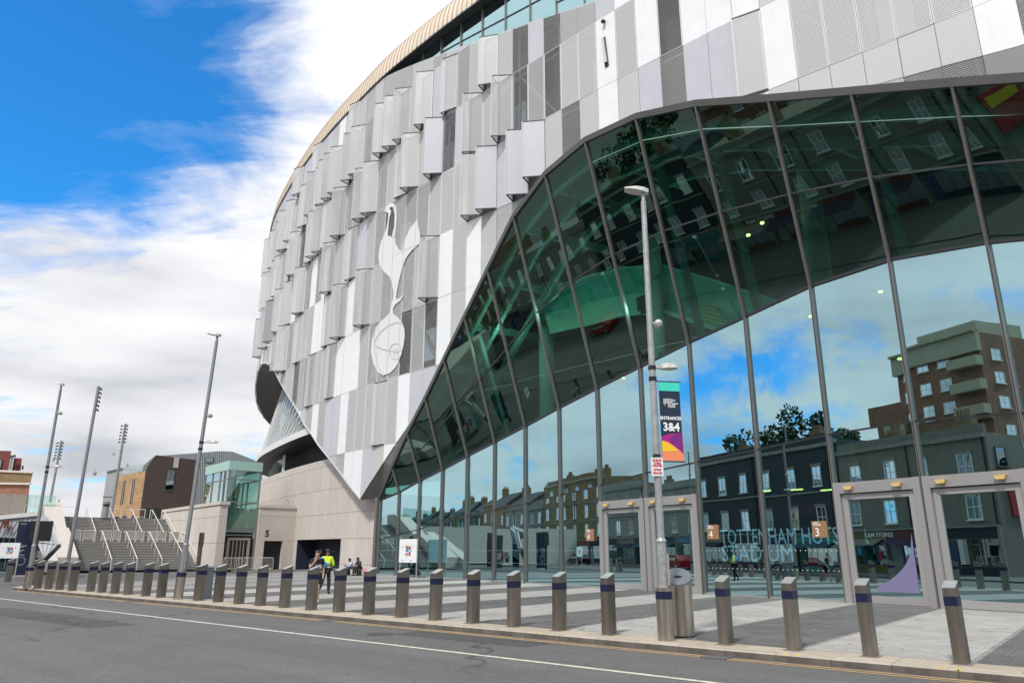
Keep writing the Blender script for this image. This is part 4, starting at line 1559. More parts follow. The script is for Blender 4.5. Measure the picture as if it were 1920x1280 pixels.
def street_lamp(base, ht, low, camz, label, lean=(0, 0), hd=None, colour=galv):
    r = thing('street_lamp', base, label, 'street lamp', 'street lamps along the kerb')
    B = Vector(base)
    ln = Vector((lean[0], lean[1], 0))
    at = lambda z: B+Z3*z+ln*(z/10)
    b = MB()
    b.cyl(at(.0), at(1.0), .165, .165, 20)
    b.build('base_sleeve', brushed_l, r, True)
    MB().cyl(at(.78), at(.93), .170, .170, 20).build('band', navy, r, True)
    b = MB()
    b.cyl(at(.96), at(1.9), .10, .10, 14)
    b.cyl(at(1.9), at(1.97), .115, .08, 14)
    b.cyl(at(1.97), at(ht-.35), .078, .062, 14)
    b.cyl(at(ht-.35), at(ht-.12), .045, .045, 10)
    b.build('pole', colour, r, True)
    db = MB()
    db.box(at(1.35)+Vector((.10, -.01, 0)), (.05, .14, .62))
    db.build('access_door', colour, r)
    hd = hd or Vector((-.93, .1, .22))
    b = MB()
    lantern(b, at(ht-.12)-hd.normalized()*.12, hd, .56)
    b.build('lantern', lampm, r)
    b = MB()
    d2 = Vector((.96, .25, .04))
    b.cyl(at(low), at(low)+d2*.24, .03, .03, 8)
    lantern(b, at(low)+d2*.20, d2, .40)
    b.build('arm_lantern', lampm, r)
    for z in (low-.05, low-.30):
        MB().cyl(at(z), at(z+.09), .085, .085, 14).build('clamp', black, r)
    b = MB()
    b.cyl(at(camz), at(camz)+Vector((.18, -.02, 0)), .02, .02, 8)
    b.cyl(at(camz)+Vector((.18, -.08, -.02)), at(camz)+Vector((.18, .10, -.02)), .09, .07, 12)
    b.ball(at(camz)+Vector((.18, -.08, -.02)), .09, 8)
    b.build('camera', lampm, r, True)
    return r, at


bl = thing
LB = st(7.57+.0, -14.08, .004)
LB = Vector((3.08, 15.62, .004))
lamp1, at1 = street_lamp(LB, 9.95, 5.58, 6.6, 'tall galvanised lamp post by the kerb carrying the stadium banner and a scrap cars notice')
lamp2, at2 = street_lamp(Vector((-12.12, 28.13, .004)), 10.1, 5.7, 6.75, 'tall grey lamp post at the kerb in front of the stone stairs and lift tower', lean=(.32, 0), colour=galv_d)
lamp3, at3 = street_lamp(Vector((-22.55, 35.9, .004)), 9.8, 5.6, 8.25, 'leftmost tall grey lamp post, at the kerb end beside the navy totem', lean=(-.05, 0), colour=galv_d)

# banner on lamp 1
BX = Vector((.985, .17, 0))
ban = thing('banner', at1(3.6), 'tall navy banner reading ENTRANCES 3&4 with magenta and yellow waves on the lamp post', 'banner')
bo_ = at1(3.62)+Vector((.20, .0, 0))
BWd, BH = .47, 1.66
bn = BX.cross(Z3)
bz0, bz1 = 3.56, 5.26
x0, x1 = .125, .60


def bp_(x, z, o=0.0):
    return Vector((LB.x, LB.y, 0))+BX*x+Z3*z+bn*o


def slab(ptsxz, mname, col, name, o=0.0, parent=ban):
    b = MB()
    b.prism([bp_(x, z, o) for x, z in ptsxz][::-1], bn*.006)
    return b.build(name, mat(mname, col, .55), parent)


slab([(x0, bz0), (x1, bz0-.0), (x1, bz1), (x0, bz1)], 'banner_navy', (.008, .025, .05), 'cloth')
slab([(x0, bz1-.19), (x1, bz1-.19), (x1, bz1), (x0, bz1)], 'banner_mint', (.05, .68, .50), 'mint_stripe', .008)
wave1 = [(x0, bz0), (x1, bz0)]+[(x0+(x1-x0)*(1-t), bz0+.34+.20*math.sin(math.pi*(.30+.45*(1-t)))+.08*(1-t)) for t in [k/8 for k in range(9)]]
slab(wave1, 'banner_magenta', (.42, .01, .22), 'magenta_wave', .008)
slab([(x0+.2, bz0+.25), (x1, bz0+.05), (x1, bz0+.61), (x0+.36, bz0+.61), (x0+.2, bz0+.5)], 'banner_purple', (.20, .012, .20), 'purple_wave', .012)
wave2 = [(x0, bz0), (x1, bz0), (x1, bz0+.14)]+[(x0+(x1-x0)*(1-t), bz0+.16+.26*math.sin(math.pi*.5*t**1.1)) for t in [k/8 for k in range(1, 9)]]
slab(wave2, 'banner_orange', (.88, .26, .12), 'orange_wave', .016)
wave3 = [(x0, bz0+.18), (x0+.16, bz0+.20), (x1-.1, bz0+.21)]+[(x0+(x1-x0-.1)*(1-t), bz0+.21+.20*math.sin(math.pi*.5*t**1.1)) for t in [k/8 for k in range(1, 9)]]
slab(wave3, 'banner_yellow', (.90, .55, .02), 'yellow_wave', .020)
xm = (x0+x1)/2
text('lettering', 'ENTRANCES', .098, wtxt, bp_(xm, 4.44, .010), BX, Z3, ban, 'CENTER', .0035, sx=.88)
text('lettering', '3&4', .25, wtxt, bp_(xm, 4.20, .010), BX, Z3, ban, 'CENTER', .008, sx=.92)
text('lettering', 'TOTTENHAM\nHOTSPUR\nSTADIUM', .045, wtxt, bp_(xm-.05, 4.78, .010), BX, Z3, ban, 'LEFT', .001, sx=.85)
# swoosh of small white strokes above the name
em = MB()
for r_ in range(4):
    for n_ in range(13-2*r_):
        u = n_/12
        x = xm-.15+.27*u
        z = 4.895-.028*r_+.018*math.sin(math.pi*u)-.02*u
        h = .020+.006*((n_*5+r_*3) % 3)
        em.prism([bp_(x, z-h, .010), bp_(x+.011, z-h, .010), bp_(x+.011, z, .010), bp_(x, z, .010)][::-1], bn*.003)
em.prism([bp_(xm-.14, 4.80, .010), bp_(xm-.12, 4.80, .010), bp_(xm-.105, 4.73, .010)], bn*.003)
em.build('badge', wtxt, ban)
for z in (bz1+.02, bz0-.02):
    MB().bar(bp_(.03, z), bp_(x1+.04, z), .022, .022).build('banner_arm', black, ban)
# notice
nb_ = thing('notice', at1(3.2)+Vector((-.02, -.085, 0)), 'white notice with red words SCRAP CARS WANTED tied to the lamp post', 'sign')
NX = Vector((.99, .1, 0))
no = at1(0)+Vector((-.02, -.095, 0))
MB().bar(no+Z3*3.22, no+Z3*3.60, .255, .012, up=NX.cross(Z3)).build('board', boardw, nb_)
for s_, z, sz, bo2 in (('SCRAP', 3.525, .066, .0035), ('CARS', 3.462, .066, .0035), ('WANTED', 3.413, .05, .003), ('07943', 3.325, .066, .003), ('904120', 3.257, .066, .003)):
    text('lettering', s_, sz, redtxt, no+Z3*z+NX.cross(Z3)*.009, NX, Z3, nb_, 'CENTER', bo2)
MB().cyl(at1(3.62), at1(3.68), .082, .082, 14).build('strap', black, nb_)

# litter bin beside it
bc = gnd(1277, 1192.5)
bn_ = thing('litter_bin', bc, 'round brushed steel litter bin with slanted lid beside the banner lamp post', 'litter bin')
b = MB()
nseg = 32
rb = .285
tilt = Vector((-.2, -1, 0)).normalized()
lo, hi_ = [], []
for i in range(nseg):
    a = 2*math.pi*i/nseg
    v = Vector((math.cos(a)*rb, math.sin(a)*rb, 0))
    lo.append(bc+v+Z3*.03)
    hi_.append(bc+v+Z3*(1.17-.16*v.dot(tilt)/rb))
b.add(lo+hi_, [(i, (i+1) % nseg, nseg+(i+1) % nseg, nseg+i) for i in range(nseg)])
b.build('drum', brushed_l, bn_, True)
b = MB()
lid = [p+Z3*.006 for p in hi_]
b.add([bc+(p-bc)*1.0 for p in lid]+[p+Z3*.025 for p in lid], [tuple(range(nseg, 2*nseg))]+[(i, (i+1) % nseg, nseg+(i+1) % nseg, nseg+i) for i in range(nseg)])
b.build('lid', mat('lid_steel', (.20, .22, .25), .5, .5), bn_)
b = MB()
b.cyl(bc+Z3*1.20, bc+Z3*1.215, .085, .085, 16)
b.cyl(bc+Z3*1.21, bc+Z3*1.225, .03, .03, 10)
b.build('ash_plate', brushed, bn_)
MB().cyl(bc, bc+Z3*.03, .25, .25, 24).build('foot', dark, bn_)
# slim grey bin behind the bollards near the second lamp
p = gnd(379, 1121.5)
b2 = thing('litter_bin', p, 'slim grey steel litter bin behind the bollards right of the middle lamp post', 'litter bin')
MB().box(p+Z3*.55, (.52, .42, 1.1), KA).build('body', mat('bin_grey', (.20, .22, .23), .4, .5), b2)
b = MB()
e_ = KD*.3; f_ = KN*.26
b.prism([p+e_+f_+Z3*1.1, p-e_+f_+Z3*1.1, p-e_-f_+Z3*1.1, p+e_-f_+Z3*1.1], (0, 0, .06))
b.build('lid', capm, b2)

# ------------------------------------------------------------------ map boards


def map_board(x0, x1, yt, yb, Y, base_z, label, ax):
    tl, br = pt(x0, yt, Y), pt(x1, yb, Y)
    c = (tl+br)/2
    ax = Vector(ax).normalized()
    w = (Vector((br.x-tl.x, br.y-tl.y, 0))).length/max(.3, abs(ax.x))
    h = tl.z-br.z
    nr = ax.cross(Z3)
    r = thing('map_board', Vector((c.x, c.y, base_z)), label, 'map board', 'seating map boards')
    MB().bar(c-Z3*h/2, c+Z3*h/2, w, .05, up=nr).build('board', boardw, r)
    b = MB()
    for sx in (-1, 1):
        q = c+ax*(sx*(w/2-.03))-nr*.05
        b.bar(Vector((q.x, q.y, base_z)), Vector((q.x, q.y, c.z+h/2)), .06, .05, up=nr)
    b.build('post', capm, r)
    blocks = [(-.02, .10, .10, .30, (.02, .25, .60)), (-.16, .05, .07, .10, (.75, .55, .05)), (-.06, .36, .14, .07, (.60, .03, .12)), (-.06, -.34, .14, .07, (.55, .03, .15)), (-.05, .48, .13, .06, (.05, .45, .45)), (-.05, -.46, .13, .06, (.05, .45, .45)), (-.06, -.60, .15, .07, (.80, .70, .30)), (-.06, .60, .15, .07, (.80, .70, .30)), (.16, .30, .08, .22, (.60, .05, .08)), (.16, -.32, .08, .22, (.60, .05, .08)), (.22, .0, .07, .12, (.10, .50, .40)), (-.38, .40, .015, .16, (.05, .05, .06)), (.38, .42, .015, .16, (.05, .05, .06)), (-.36, -.82, .05, .035, (.02, .02, .06)), (.28, -.82, .06, .035, (.02, .02, .06))]
    for x, z, hw, hh, col in blocks:
        key = 'print_%d_%d_%d' % tuple(int(v*100) for v in col)
        x, z, hw, hh = x*.78, z*.8 if abs(z) < .7 else z, hw*.72, hh*.75
        q = c+ax*(x*w)+Z3*(z*h/2)+nr*.026
        MB().add([q-ax*hw*w-Z3*hh*h/2, q+ax*hw*w-Z3*hh*h/2, q+ax*hw*w+Z3*hh*h/2, q-ax*hw*w+Z3*hh*h/2], [(0, 1, 2, 3)]).build('printed_block', mat(key, col, .6), r)
    return r


map_board(746, 784, 1010, 1054, 51.6, 0, 'white seating map board on two posts before the first glass bays', -GT)
map_board(4, 31, 1017, 1046, 48, 0, 'white seating map board at the far left beside the navy totem', (.97, .24, 0))

# ------------------------------------------------------------------ people


def skin_mesh(name, nodes, edges, m_, parent, sub=1, smooth=True):
    """nodes: list of (x,y,z,r); grows one continuous surface along the edges"""
    me = bpy.data.meshes.new(name)
    me.from_pydata([n[:3] for n in nodes], edges, [])
    ob = bpy.data.objects.new(name, me)
    COL.objects.link(ob)
    md = ob.modifiers.new('skin', 'SKIN')
    md.use_smooth_shade = True
    me.skin_vertices[0].data[0].use_root = True
    for i, n in enumerate(nodes):
        rr = n[3]
        me.skin_vertices[0].data[i].radius = rr if isinstance(rr, tuple) else (rr, rr)
    sb = ob.modifiers.new('sub', 'SUBSURF')
    sb.levels = sub
    sb.render_levels = sub
    dg = bpy.context.evaluated_depsgraph_get()
    nm = bpy.data.meshes.new_from_object(ob.evaluated_get(dg))
    bpy.data.objects.remove(ob)
    nm.materials.clear()
    nm.materials.append(m_)
    o = bpy.data.objects.new(name, nm)
    COL.objects.link(o)
    o.parent = parent
    return o


def hand_nodes(nodes, edges, wrist_i, dirv, side):
    """palm, four bent fingers of unequal length and a thumb from the palm's side"""
    w = Vector(nodes[wrist_i][:3])
    d = Vector(dirv).normalized()
    s = Vector(side).normalized()
    pal = len(nodes)
    nodes.append((*(w+d*.085), .026)); edges.append((wrist_i, pal))
    cdir = d.cross(s)
    for k, (off, L) in enumerate(((-.030, .070), (-.010, .082), (.010, .076), (.028, .060))):
        a = len(nodes)
        p1 = w+d*(.10+L*.5)+s*off
        p2 = p1+d*(L*.35)+cdir*(L*.35)
        nodes.append((*p1, .0095)); nodes.append((*p2, .008))
        edges.append((pal, a)); edges.append((a, a+1))
    a = len(nodes)
    nodes.append((*(w+d*.075-s*.045), .011)); nodes.append((*(w+d*.115-s*.055+cdir*.02), .009))
    edges.append((pal, a)); edges.append((a, a+1))


def person(loc, rz, J, label, skin_m, top_m, leg_m, shoe_m, group=None, scale=1.0, sleeve=.5, shorts=False, hairm=None, hair='short', jacket=None):
    r = thing('person', loc, label, 'person', group)
    J = {k: Vector(v) for k, v in J.items()}
    N = []
    names = ['pel', 'spi', 'che', 'nek', 'chin', 'hed', 'top']
    rad = {'pel': (.15, .11), 'spi': (.14, .10), 'che': (.165, .11), 'nek': (.055, .06), 'chin': (.062, .07), 'hed': (.082, .098), 'top': (.062, .072)}
    for n in names: N.append((*J[n], rad[n]))
    E_ = [(0, 1), (1, 2), (2, 3), (3, 4), (4, 5), (5, 6)]
    nose = len(N)
    fw = Vector(J.get('face', Vector((0, -1, 0)))).normalized()
    N.append((*(J['chin']*.5+J['hed']*.5+fw*.105), .017)); E_.append((4, nose))
    for sd_ in 'lr':
        a = len(N)
        N += [(*J['sh'+sd_], .058), (*J['el'+sd_], .043), (*J['wr'+sd_], .031)]
        E_ += [(2, a), (a, a+1), (a+1, a+2)]
        dv = J['wr'+sd_]-J['el'+sd_]
        if ('hd'+sd_) in J: dv = J['hd'+sd_]
        hand_nodes(N, E_, a+2, dv, (0, 1, 0) if abs(dv.normalized().y) < .7 else (1, 0, 0))
        a = len(N)
        N += [(*J['hp'+sd_], .088), (*J['kn'+sd_], .058), (*J['an'+sd_], .040), (*J['to'+sd_], .034)]
        E_ += [(0, a), (a, a+1), (a+1, a+2), (a+2, a+3)]
    skin_mesh('body', N, E_, skin_m, r)
    # top
    N2 = [(*J['pel'], (.165, .125)), (*J['spi'], (.158, .118)), (*J['che'], (.182, .128)), (*(J['che']*.42+J['nek']*.58), (.125, .105))]
    E2 = [(0, 1), (1, 2), (2, 3)]
    for sd_ in 'lr':
        a = len(N2)
        N2.append((*J['sh'+sd_], .074)); E2.append((2, a))
        if sleeve <= 1:
            N2.append((*(J['sh'+sd_]*(1-sleeve)+J['el'+sd_]*sleeve), .066)); E2.append((a, a+1))
        else:
            N2 += [(*J['el'+sd_], .060), (*(J['el'+sd_]*.1+J['wr'+sd_]*.9), .046)]
            E2 += [(a, a+1), (a+1, a+2)]
    tp = skin_mesh('top', N2, E2, top_m, r)
    # trousers
    N3 = [(*(J['pel']-Vector((0, 0, .02))), (.168, .128))]
    E3 = []
    for sd_ in 'lr':
        a = len(N3)
        if shorts:
            N3 += [(*J['hp'+sd_], .105), (*(J['hp'+sd_]*.15+J['kn'+sd_]*.85), .095)]
            E3 += [(0, a), (a, a+1)]
        else:
            N3 += [(*J['hp'+sd_], .105), (*J['kn'+sd_], .082), (*(J['an'+sd_]+Vector((0, 0, .03))), .070)]
            E3 += [(0, a), (a, a+1), (a+1, a+2)]
    skin_mesh('trousers', N3, E3, leg_m, r)
    for sd_ in 'lr':
        an, to = J['an'+sd_], J['to'+sd_]
        heel = an-(to-an).normalized()*.06
        skin_mesh('shoe', [(heel.x, heel.y, heel.z-.04, .046), (an.x*.5+to.x*.5, an.y*.5+to.y*.5, an.z*.5+to.z*.5-.015, .052), (to.x, to.y, to.z+.005, .042)], [(0, 1), (1, 2)], shoe_m, r)
    # hair or cap
    hc = J['hed']
    b = MB()
    upv = (J['top']-J['hed']).normalized()
    for i in range(5):
        for j_ in range(12):
            def hp(a, q):
                th = R(72)*a/5 if hair != 'long' else R(100)*a/5
                ph = 2*math.pi*q/12
                back = 1.0+.10*max(0, -(math.cos(ph)*fw.x+math.sin(ph)*fw.y))
                v = Vector((math.cos(ph)*math.sin(th)*back*.095, math.sin(ph)*math.sin(th)*back*.112, math.cos(th)*.115))
                return hc+v+Vector((0, 0, .012))-fw*.012
            b.add([hp(i, j_), hp(i+1, j_), hp(i+1, j_+1), hp(i, j_+1)], [(0, 1, 2, 3)])
    if hair == 'cap':
        p = hc+fw*.09+Vector((0, 0, .045))
        sv = fw.cross(Z3)
        b.prism([p-sv*.075, p+sv*.075, p+sv*.055+fw*.09-Z3*.02, p-sv*.055+fw*.09-Z3*.02], (0, 0, .012))
    b.build('cap' if hair == 'cap' else 'hair', hairm, None, True).parent = r
    eb_ = MB()
    for sx in (-1, 1):
        sv = fw.cross(Z3)
        eb_.ball(J['hed']*.75+J['chin']*.25+fw*.088+sv*(.032*sx), .012, 6)
    eb_.build('eyes', btxt).parent = r
    r.rotation_euler = (0, 0, rz)
    r.scale = (scale,)*3
    return r


hair_b = mat('brown_hair', (.06, .035, .02), .7)
hair_k = mat('black_hair', (.012, .010, .010), .6)
blk_cloth = mat('black_cloth', (.014, .014, .016), .85)
hiviz = mat('high_vis_yellow', (.55, .75, .02), .7, emis=((.5, .75, .02), .06))
# man walking past the kerb with a hand at his mouth
Jm = dict(pel=(0, 0, .93), spi=(0, -.02, 1.12), che=(0, -.06, 1.34), nek=(0, -.09, 1.47), chin=(0, -.13, 1.53), hed=(0, -.14, 1.60), top=(0, -.13, 1.69), face=(.05, -1, -.25),
          shl=(-.185, -.05, 1.39), ell=(-.23, -.16, 1.13), wrl=(-.06, -.29, 1.36), hdl=(.25, .25, .6), shr=(.185, -.05, 1.39), elr=(.235, .02, 1.12), wrr=(.24, -.12, .90),
          hpl=(-.09, 0, .89), knl=(-.12, .04, .50), anl=(-.17, .26, .13), tol=(-.18, .15, .035), hpr=(.09, 0, .89), knr=(.10, -.16, .49), anr=(.11, -.22, .08), tor=(.12, -.37, .035))
mp_ = gnd(589, 1129)
man = person(mp_, R(14), Jm, 'man in black t-shirt with hand at his mouth walking behind the bollards', skin, blk_cloth, blk_cloth, mat('white_shoe', (.8, .8, .8), .6), shorts=True, hairm=hair_b, sleeve=.62, scale=1.0)
b = MB()
b.box((0.05, -.192, 1.235), (.22, .012, .018)); b.box((.05, -.190, 1.14), (.22, .012, .018))
b.build('shirt_bars', wtxt).parent = man
text('shirt_print', 'ADMIN', .058, wtxt, (.05, -.196, 1.165), (1, 0, 0), (0, 0, 1), None, 'CENTER', .003).parent = man
# officer seen from behind in high-vis vest
Jo = dict(pel=(0, 0, .95), spi=(0, 0, 1.15), che=(0, 0, 1.38), nek=(0, -.02, 1.52), chin=(0, -.05, 1.58), hed=(0, -.05, 1.66), top=(0, -.04, 1.75), face=(-.8, -.5, 0),
          shl=(-.19, 0, 1.43), ell=(-.27, -.06, 1.17), wrl=(-.16, -.22, 1.10), shr=(.19, 0, 1.43), elr=(.25, .03, 1.15), wrr=(.22, -.14, .95),
          hpl=(-.09, 0, .91), knl=(-.12, -.04, .50), anl=(-.13, -.02, .09), tol=(-.15, -.16, .035), hpr=(.09, 0, .91), knr=(.13, .03, .50), anr=(.20, .20, .13), tor=(.22, .10, .04))
op = gnd(609, 1113)
off_ = person(op, R(175), Jo, 'steward in yellow high-vis jacket and blue cap walking away with blue coat on shoulder', skin_d, hiviz, blk_cloth, blk_cloth, hairm=mat('navy_cap', (.03, .04, .10), .7), hair='cap', sleeve=1.5)
b = MB()
b.box((0, .02, 1.06), (.345, .27, .05)); b.box((0, .02, 1.23), (.345, .272, .05))
b.build('reflective_tape', mat('tape', (.5, .52, .5), .4)).parent = off_
skin_mesh('blue_coat', [(.18, .06, 1.46, (.13, .13)), (.22, .14, 1.28, (.16, .12)), (.08, .19, 1.16, (.15, .09)), (-.10, .19, 1.13, (.10, .07))], [(0, 1), (1, 2), (2, 3)], mat('blue_coat', (.02, .22, .62), .6), off_)
skin_mesh('black_bag', [(-.02, .17, 1.02, (.09, .05)), (.06, .18, .92, (.09, .05))], [(0, 1)], blk_cloth, off_)
# bench with two seated people by the stone wall
bp0 = gnd(628, 1077)
bp1 = gnd(676, 1078.5)
bd = (bp1-bp0).normalized()
bnn = Vector((bd.y, -bd.x, 0))
bench = thing('bench', (bp0+bp1)/2, 'low dark bench against the stone wall beside the dark doorway', 'bench')
MB().bar(bp0+Z3*.42, bp1+Z3*.42, .45, .06, up=Z3).build('seat', mat('bench_grey', (.22, .23, .24), .6), bench)
for f in (.06, .5, .94):
    q = bp0+(bp1-bp0)*f
    MB().bar(q, q+Z3*.39, .42, .08, up=bd).build('leg', dark, bench)
Js = dict(pel=(0, 0, .50), spi=(0, -.02, .68), che=(0, -.08, .88), nek=(0, -.13, 1.01), chin=(0, -.18, 1.05), hed=(0, -.19, 1.12), top=(0, -.18, 1.20), face=(0, -1, -.3),
          shl=(-.17, -.08, .93), ell=(-.21, -.22, .70), wrl=(-.08, -.36, .62), shr=(.17, -.08, .93), elr=(.21, -.22, .70), wrr=(.08, -.36, .62),
          hpl=(-.09, -.02, .50), knl=(-.11, -.42, .50), anl=(-.11, -.44, .09), tol=(-.12, -.57, .035), hpr=(.09, -.02, .50), knr=(.11, -.42, .50), anr=(.11, -.44, .09), tor=(.12, -.57, .035))
face_rz = math.atan2(bnn.y, bnn.x)+math.pi/2
q1 = bp0+(bp1-bp0)*.63
q2 = bp0+(bp1-bp0)*.93
person(q1+bnn*-.02, face_rz-.3, Js, 'seated person in pale lilac top with long dark hair, bending over on the bench', skin_d, mat('lilac_top', (.55, .50, .72), .8), mat('teal_trousers', (.03, .06, .07), .8), blk_cloth, hairm=hair_k, hair='long', sleeve=1.5, scale=.97)
person(q2+bnn*-.02, face_rz, Js, 'seated person in dark patterned jacket at the right end of the bench', skin_d, mat('dark_jacket', (.035, .03, .025), .8, 0, .6, 30), blk_cloth, blk_cloth, hairm=hair_k, hair='long', sleeve=1.5, scale=1.02)
bg_ = thing('bag', bp1+bd*.55+bnn*.1, 'bright pink carrier bag on the ground beside the seated people', 'bag')
skin_mesh('sack', [(0, 0, .12, (.22, .16)), (.02, 0, .34, (.24, .17)), (0, 0, .50, (.12, .09))], [(0, 1), (1, 2)], mat('pink_bag', (.80, .03, .20), .5), bg_)
b = MB()
for n_ in range(8):
    a = n_*math.pi/4
    b.ball((.06+.07*math.cos(a), -.215, .32+.07*math.sin(a)), .022, 6)
b.build('bag_print', wtxt).parent = bg_
b = thing('bag', bp0+(bp1-bp0)*.42+Z3*.455, 'dark rucksack lying on the bench left of the seated people', 'bag')
skin_mesh('sack', [(-.2, 0, .10, (.12, .10)), (.05, 0, .16, (.16, .14)), (.25, 0, .09, (.10, .08))], [(0, 1), (1, 2)], mat('dark_rucksack', (.03, .035, .035), .8), b)

# ------------------------------------------------------------------ stairs, cheek wall, parapet, lift (left)
SA = Vector((-.63, .777, 0)).normalized()
SE = Vector((.777, .63, 0)).normalized()
S0 = Vector((-36.5, 66, 0))
STW = 9.2


def sp(t, w, z):
    return S0+SA*t+SE*w+Z3*z


stairs = thing('staircase', sp(0, 4.6, 0), 'wide grey stone staircase in two flights with steel handrails left of the lift', 'staircase')
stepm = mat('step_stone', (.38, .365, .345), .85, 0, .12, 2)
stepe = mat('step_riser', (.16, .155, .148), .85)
RUN, RISE, NS_ = .33, .147, 17
LAND = 2.5
for fl in range(2):
    for n_ in range(NS_):
        t0 = (0 if fl == 0 else RUN*NS_+LAND)+RUN*n_
        z1 = RISE*(n_+1)+(0 if fl == 0 else RISE*NS_)
        z0 = z1-RISE
        dep = RUN if n_ < NS_-1 else (LAND+RUN if fl == 0 else 6)
        b = MB()
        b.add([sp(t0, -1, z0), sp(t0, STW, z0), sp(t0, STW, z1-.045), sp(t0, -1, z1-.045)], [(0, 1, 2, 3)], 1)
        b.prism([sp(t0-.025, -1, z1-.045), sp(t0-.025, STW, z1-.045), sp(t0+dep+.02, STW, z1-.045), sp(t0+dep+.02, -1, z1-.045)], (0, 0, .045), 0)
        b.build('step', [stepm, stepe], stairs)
railm = mat('handrail_steel', (.74, .72, .69), .35, .3)
t1 = RUN*NS_
t2 = t1+LAND
t3 = t2+RUN*NS_
zl_, zt_ = RISE*NS_, RISE*NS_*2
for w in (1.7, 3.77, 5.85, 7.9, STW-.12):
    b = MB()
    b.tube([sp(-.3, w, 0), sp(-.3, w, .95), sp(t1-.2, w, zl_+.95), sp(t1+.9, w, zl_+.95)], .04, 8)
    for f in (.25, .5, .75, 1.0):
        b.cyl(sp(t1*f-.2, w, zl_*f-.1), sp(t1*f-.2, w, zl_*f+.93), .018, .018, 6)
    b.build('handrail', railm, stairs)
    b = MB()
    b.tube([sp(t2-.3, w-.1, zl_), sp(t2-.3, w-.1, zl_+.95), sp(t3, w-.1, zt_+.95), sp(t3+.7, w-.1, zt_+.95), sp(t3+.7, w-.1, zt_)], .04, 8)
    for f in (.25, .5, .75, 1.0):
        b.cyl(sp(t2+(t3-t2)*f-.2, w-.1, zl_+(zt_-zl_)*f-.1), sp(t2+(t3-t2)*f-.2, w-.1, zl_+(zt_-zl_)*f+.93), .018, .018, 6)
    b.build('handrail', railm, stairs)
gauze = perf('gauze', (.42, .38, .33), .22, .05)
for w0, w1 in ((-.6, .2), (.4, 1.3), (1.95, 2.8), (2.95, 3.6), (4.05, 4.9), (5.0, 5.7), (6.1, 6.9), (7.0, 7.75), (8.1, 9.0)):
    tt = t1+1.2
    b = MB()
    b.tube([sp(tt, w0, zl_+.02), sp(tt, w0, zl_+1.02), sp(tt, w1, zl_+1.02), sp(tt, w1, zl_+.02)], .025, 6)
    b.tube([sp(tt, w0, zl_+.25), sp(tt, w1, zl_+.25)], .02, 6)
    b.build('landing_barrier', railm, stairs)
    b = MB()
    b.poly([sp(tt, w0+.03, zl_+.27), sp(tt, w1-.03, zl_+.27), sp(tt, w1-.03, zl_+1.0), sp(tt, w0+.03, zl_+1.0)])
    b.build('barrier_mesh', mat('barrier_mesh', (.33, .30, .26), .7), stairs)
# podium behind the stairs
b = MB()
b.prism([sp(t3+.3, -30, 0), sp(t3+.3, STW, 0), sp(t3+.3, STW+14, 0), sp(90, STW+14, 0), sp(90, -30, 0)], (0, 0, zt_-.03))
tag(b.build('podium', stone2), kind='structure')
# top guard rails
for w0, w1 in ((-3.6, -1.2), (-1, 1.0), (3.9, 5.4), (6, 7.8)):
    r = thing('guard_rail', sp(t3+3, (w0+w1)/2, zt_), 'steel guard rail at the top of the stairs, %s' % {-3.6: 'farthest left', -1: 'behind the tall floodlight pole', 3.9: 'behind the two middle handrails', 6: 'nearest the stone parapet'}[w0], 'guard rail', 'guard rails on the podium')
    b = MB()
    b.tube([sp(t3+3, w0, zt_), sp(t3+3, w0, zt_+1.1), sp(t3+3, w1, zt_+1.1), sp(t3+3, w1, zt_)], .03, 6)
    b.tube([sp(t3+3, w0, zt_+.3), sp(t3+3, w1, zt_+.3)], .02, 6)
    b.build('rail', railm, r)
gl = thing('glass_balustrade', sp(t3+1, -8, zt_), 'clear glass balustrade along the podium edge above the ribbed shop canopy', 'balustrade')
for n_ in range(6):
    w0 = -13+n_*1.9
    b = MB()
    b.prism([sp(t3-2+.0*n_, w0, zt_), sp(t3-2, w0+1.85, zt_), sp(t3-2, w0+1.85, zt_+1.9), sp(t3-2, w0, zt_+1.9)], SA*.03)
    b.build('pane', G_clear, gl)

# sloped cheek wall left of the stairs
ck = thing('cheek_wall', sp(2, -2.2, 0), 'pale stone cheek wall sloping down the left side of the stairs', 'wall')
b = MB()
prof_ = [(-1.0, -.02), (-1.0, 1.15), (5.4, 3.5), (6.4, 3.75), (7.4, 3.75), (12.6, 6.3), (15, 6.3), (15, -.02)]
b.prism([sp(t, -1.0, z) for t, z in prof_], SE*-1.6)
b.build('cheek', stone2, ck)
b = MB()
b.prism([sp(-2.0, -2.6, -.02), sp(-2.0, -2.6, .9), sp(5.0, -2.6, 3.3), sp(7.5, -2.6, 4.1), sp(7.5, -2.6, -.02)], SE*-1.2)
b.build('buttress', stone, ck)
for t in (1.2, 3.2, 9, 11):
    z = interp(t, prof_[1:7])
    MB().bar(sp(t, -.995, 0), sp(t, -.995, z), .02, .012, up=SE).build('joint_line', mat('stone_joint', (.30, .27, .24), .9), ck)

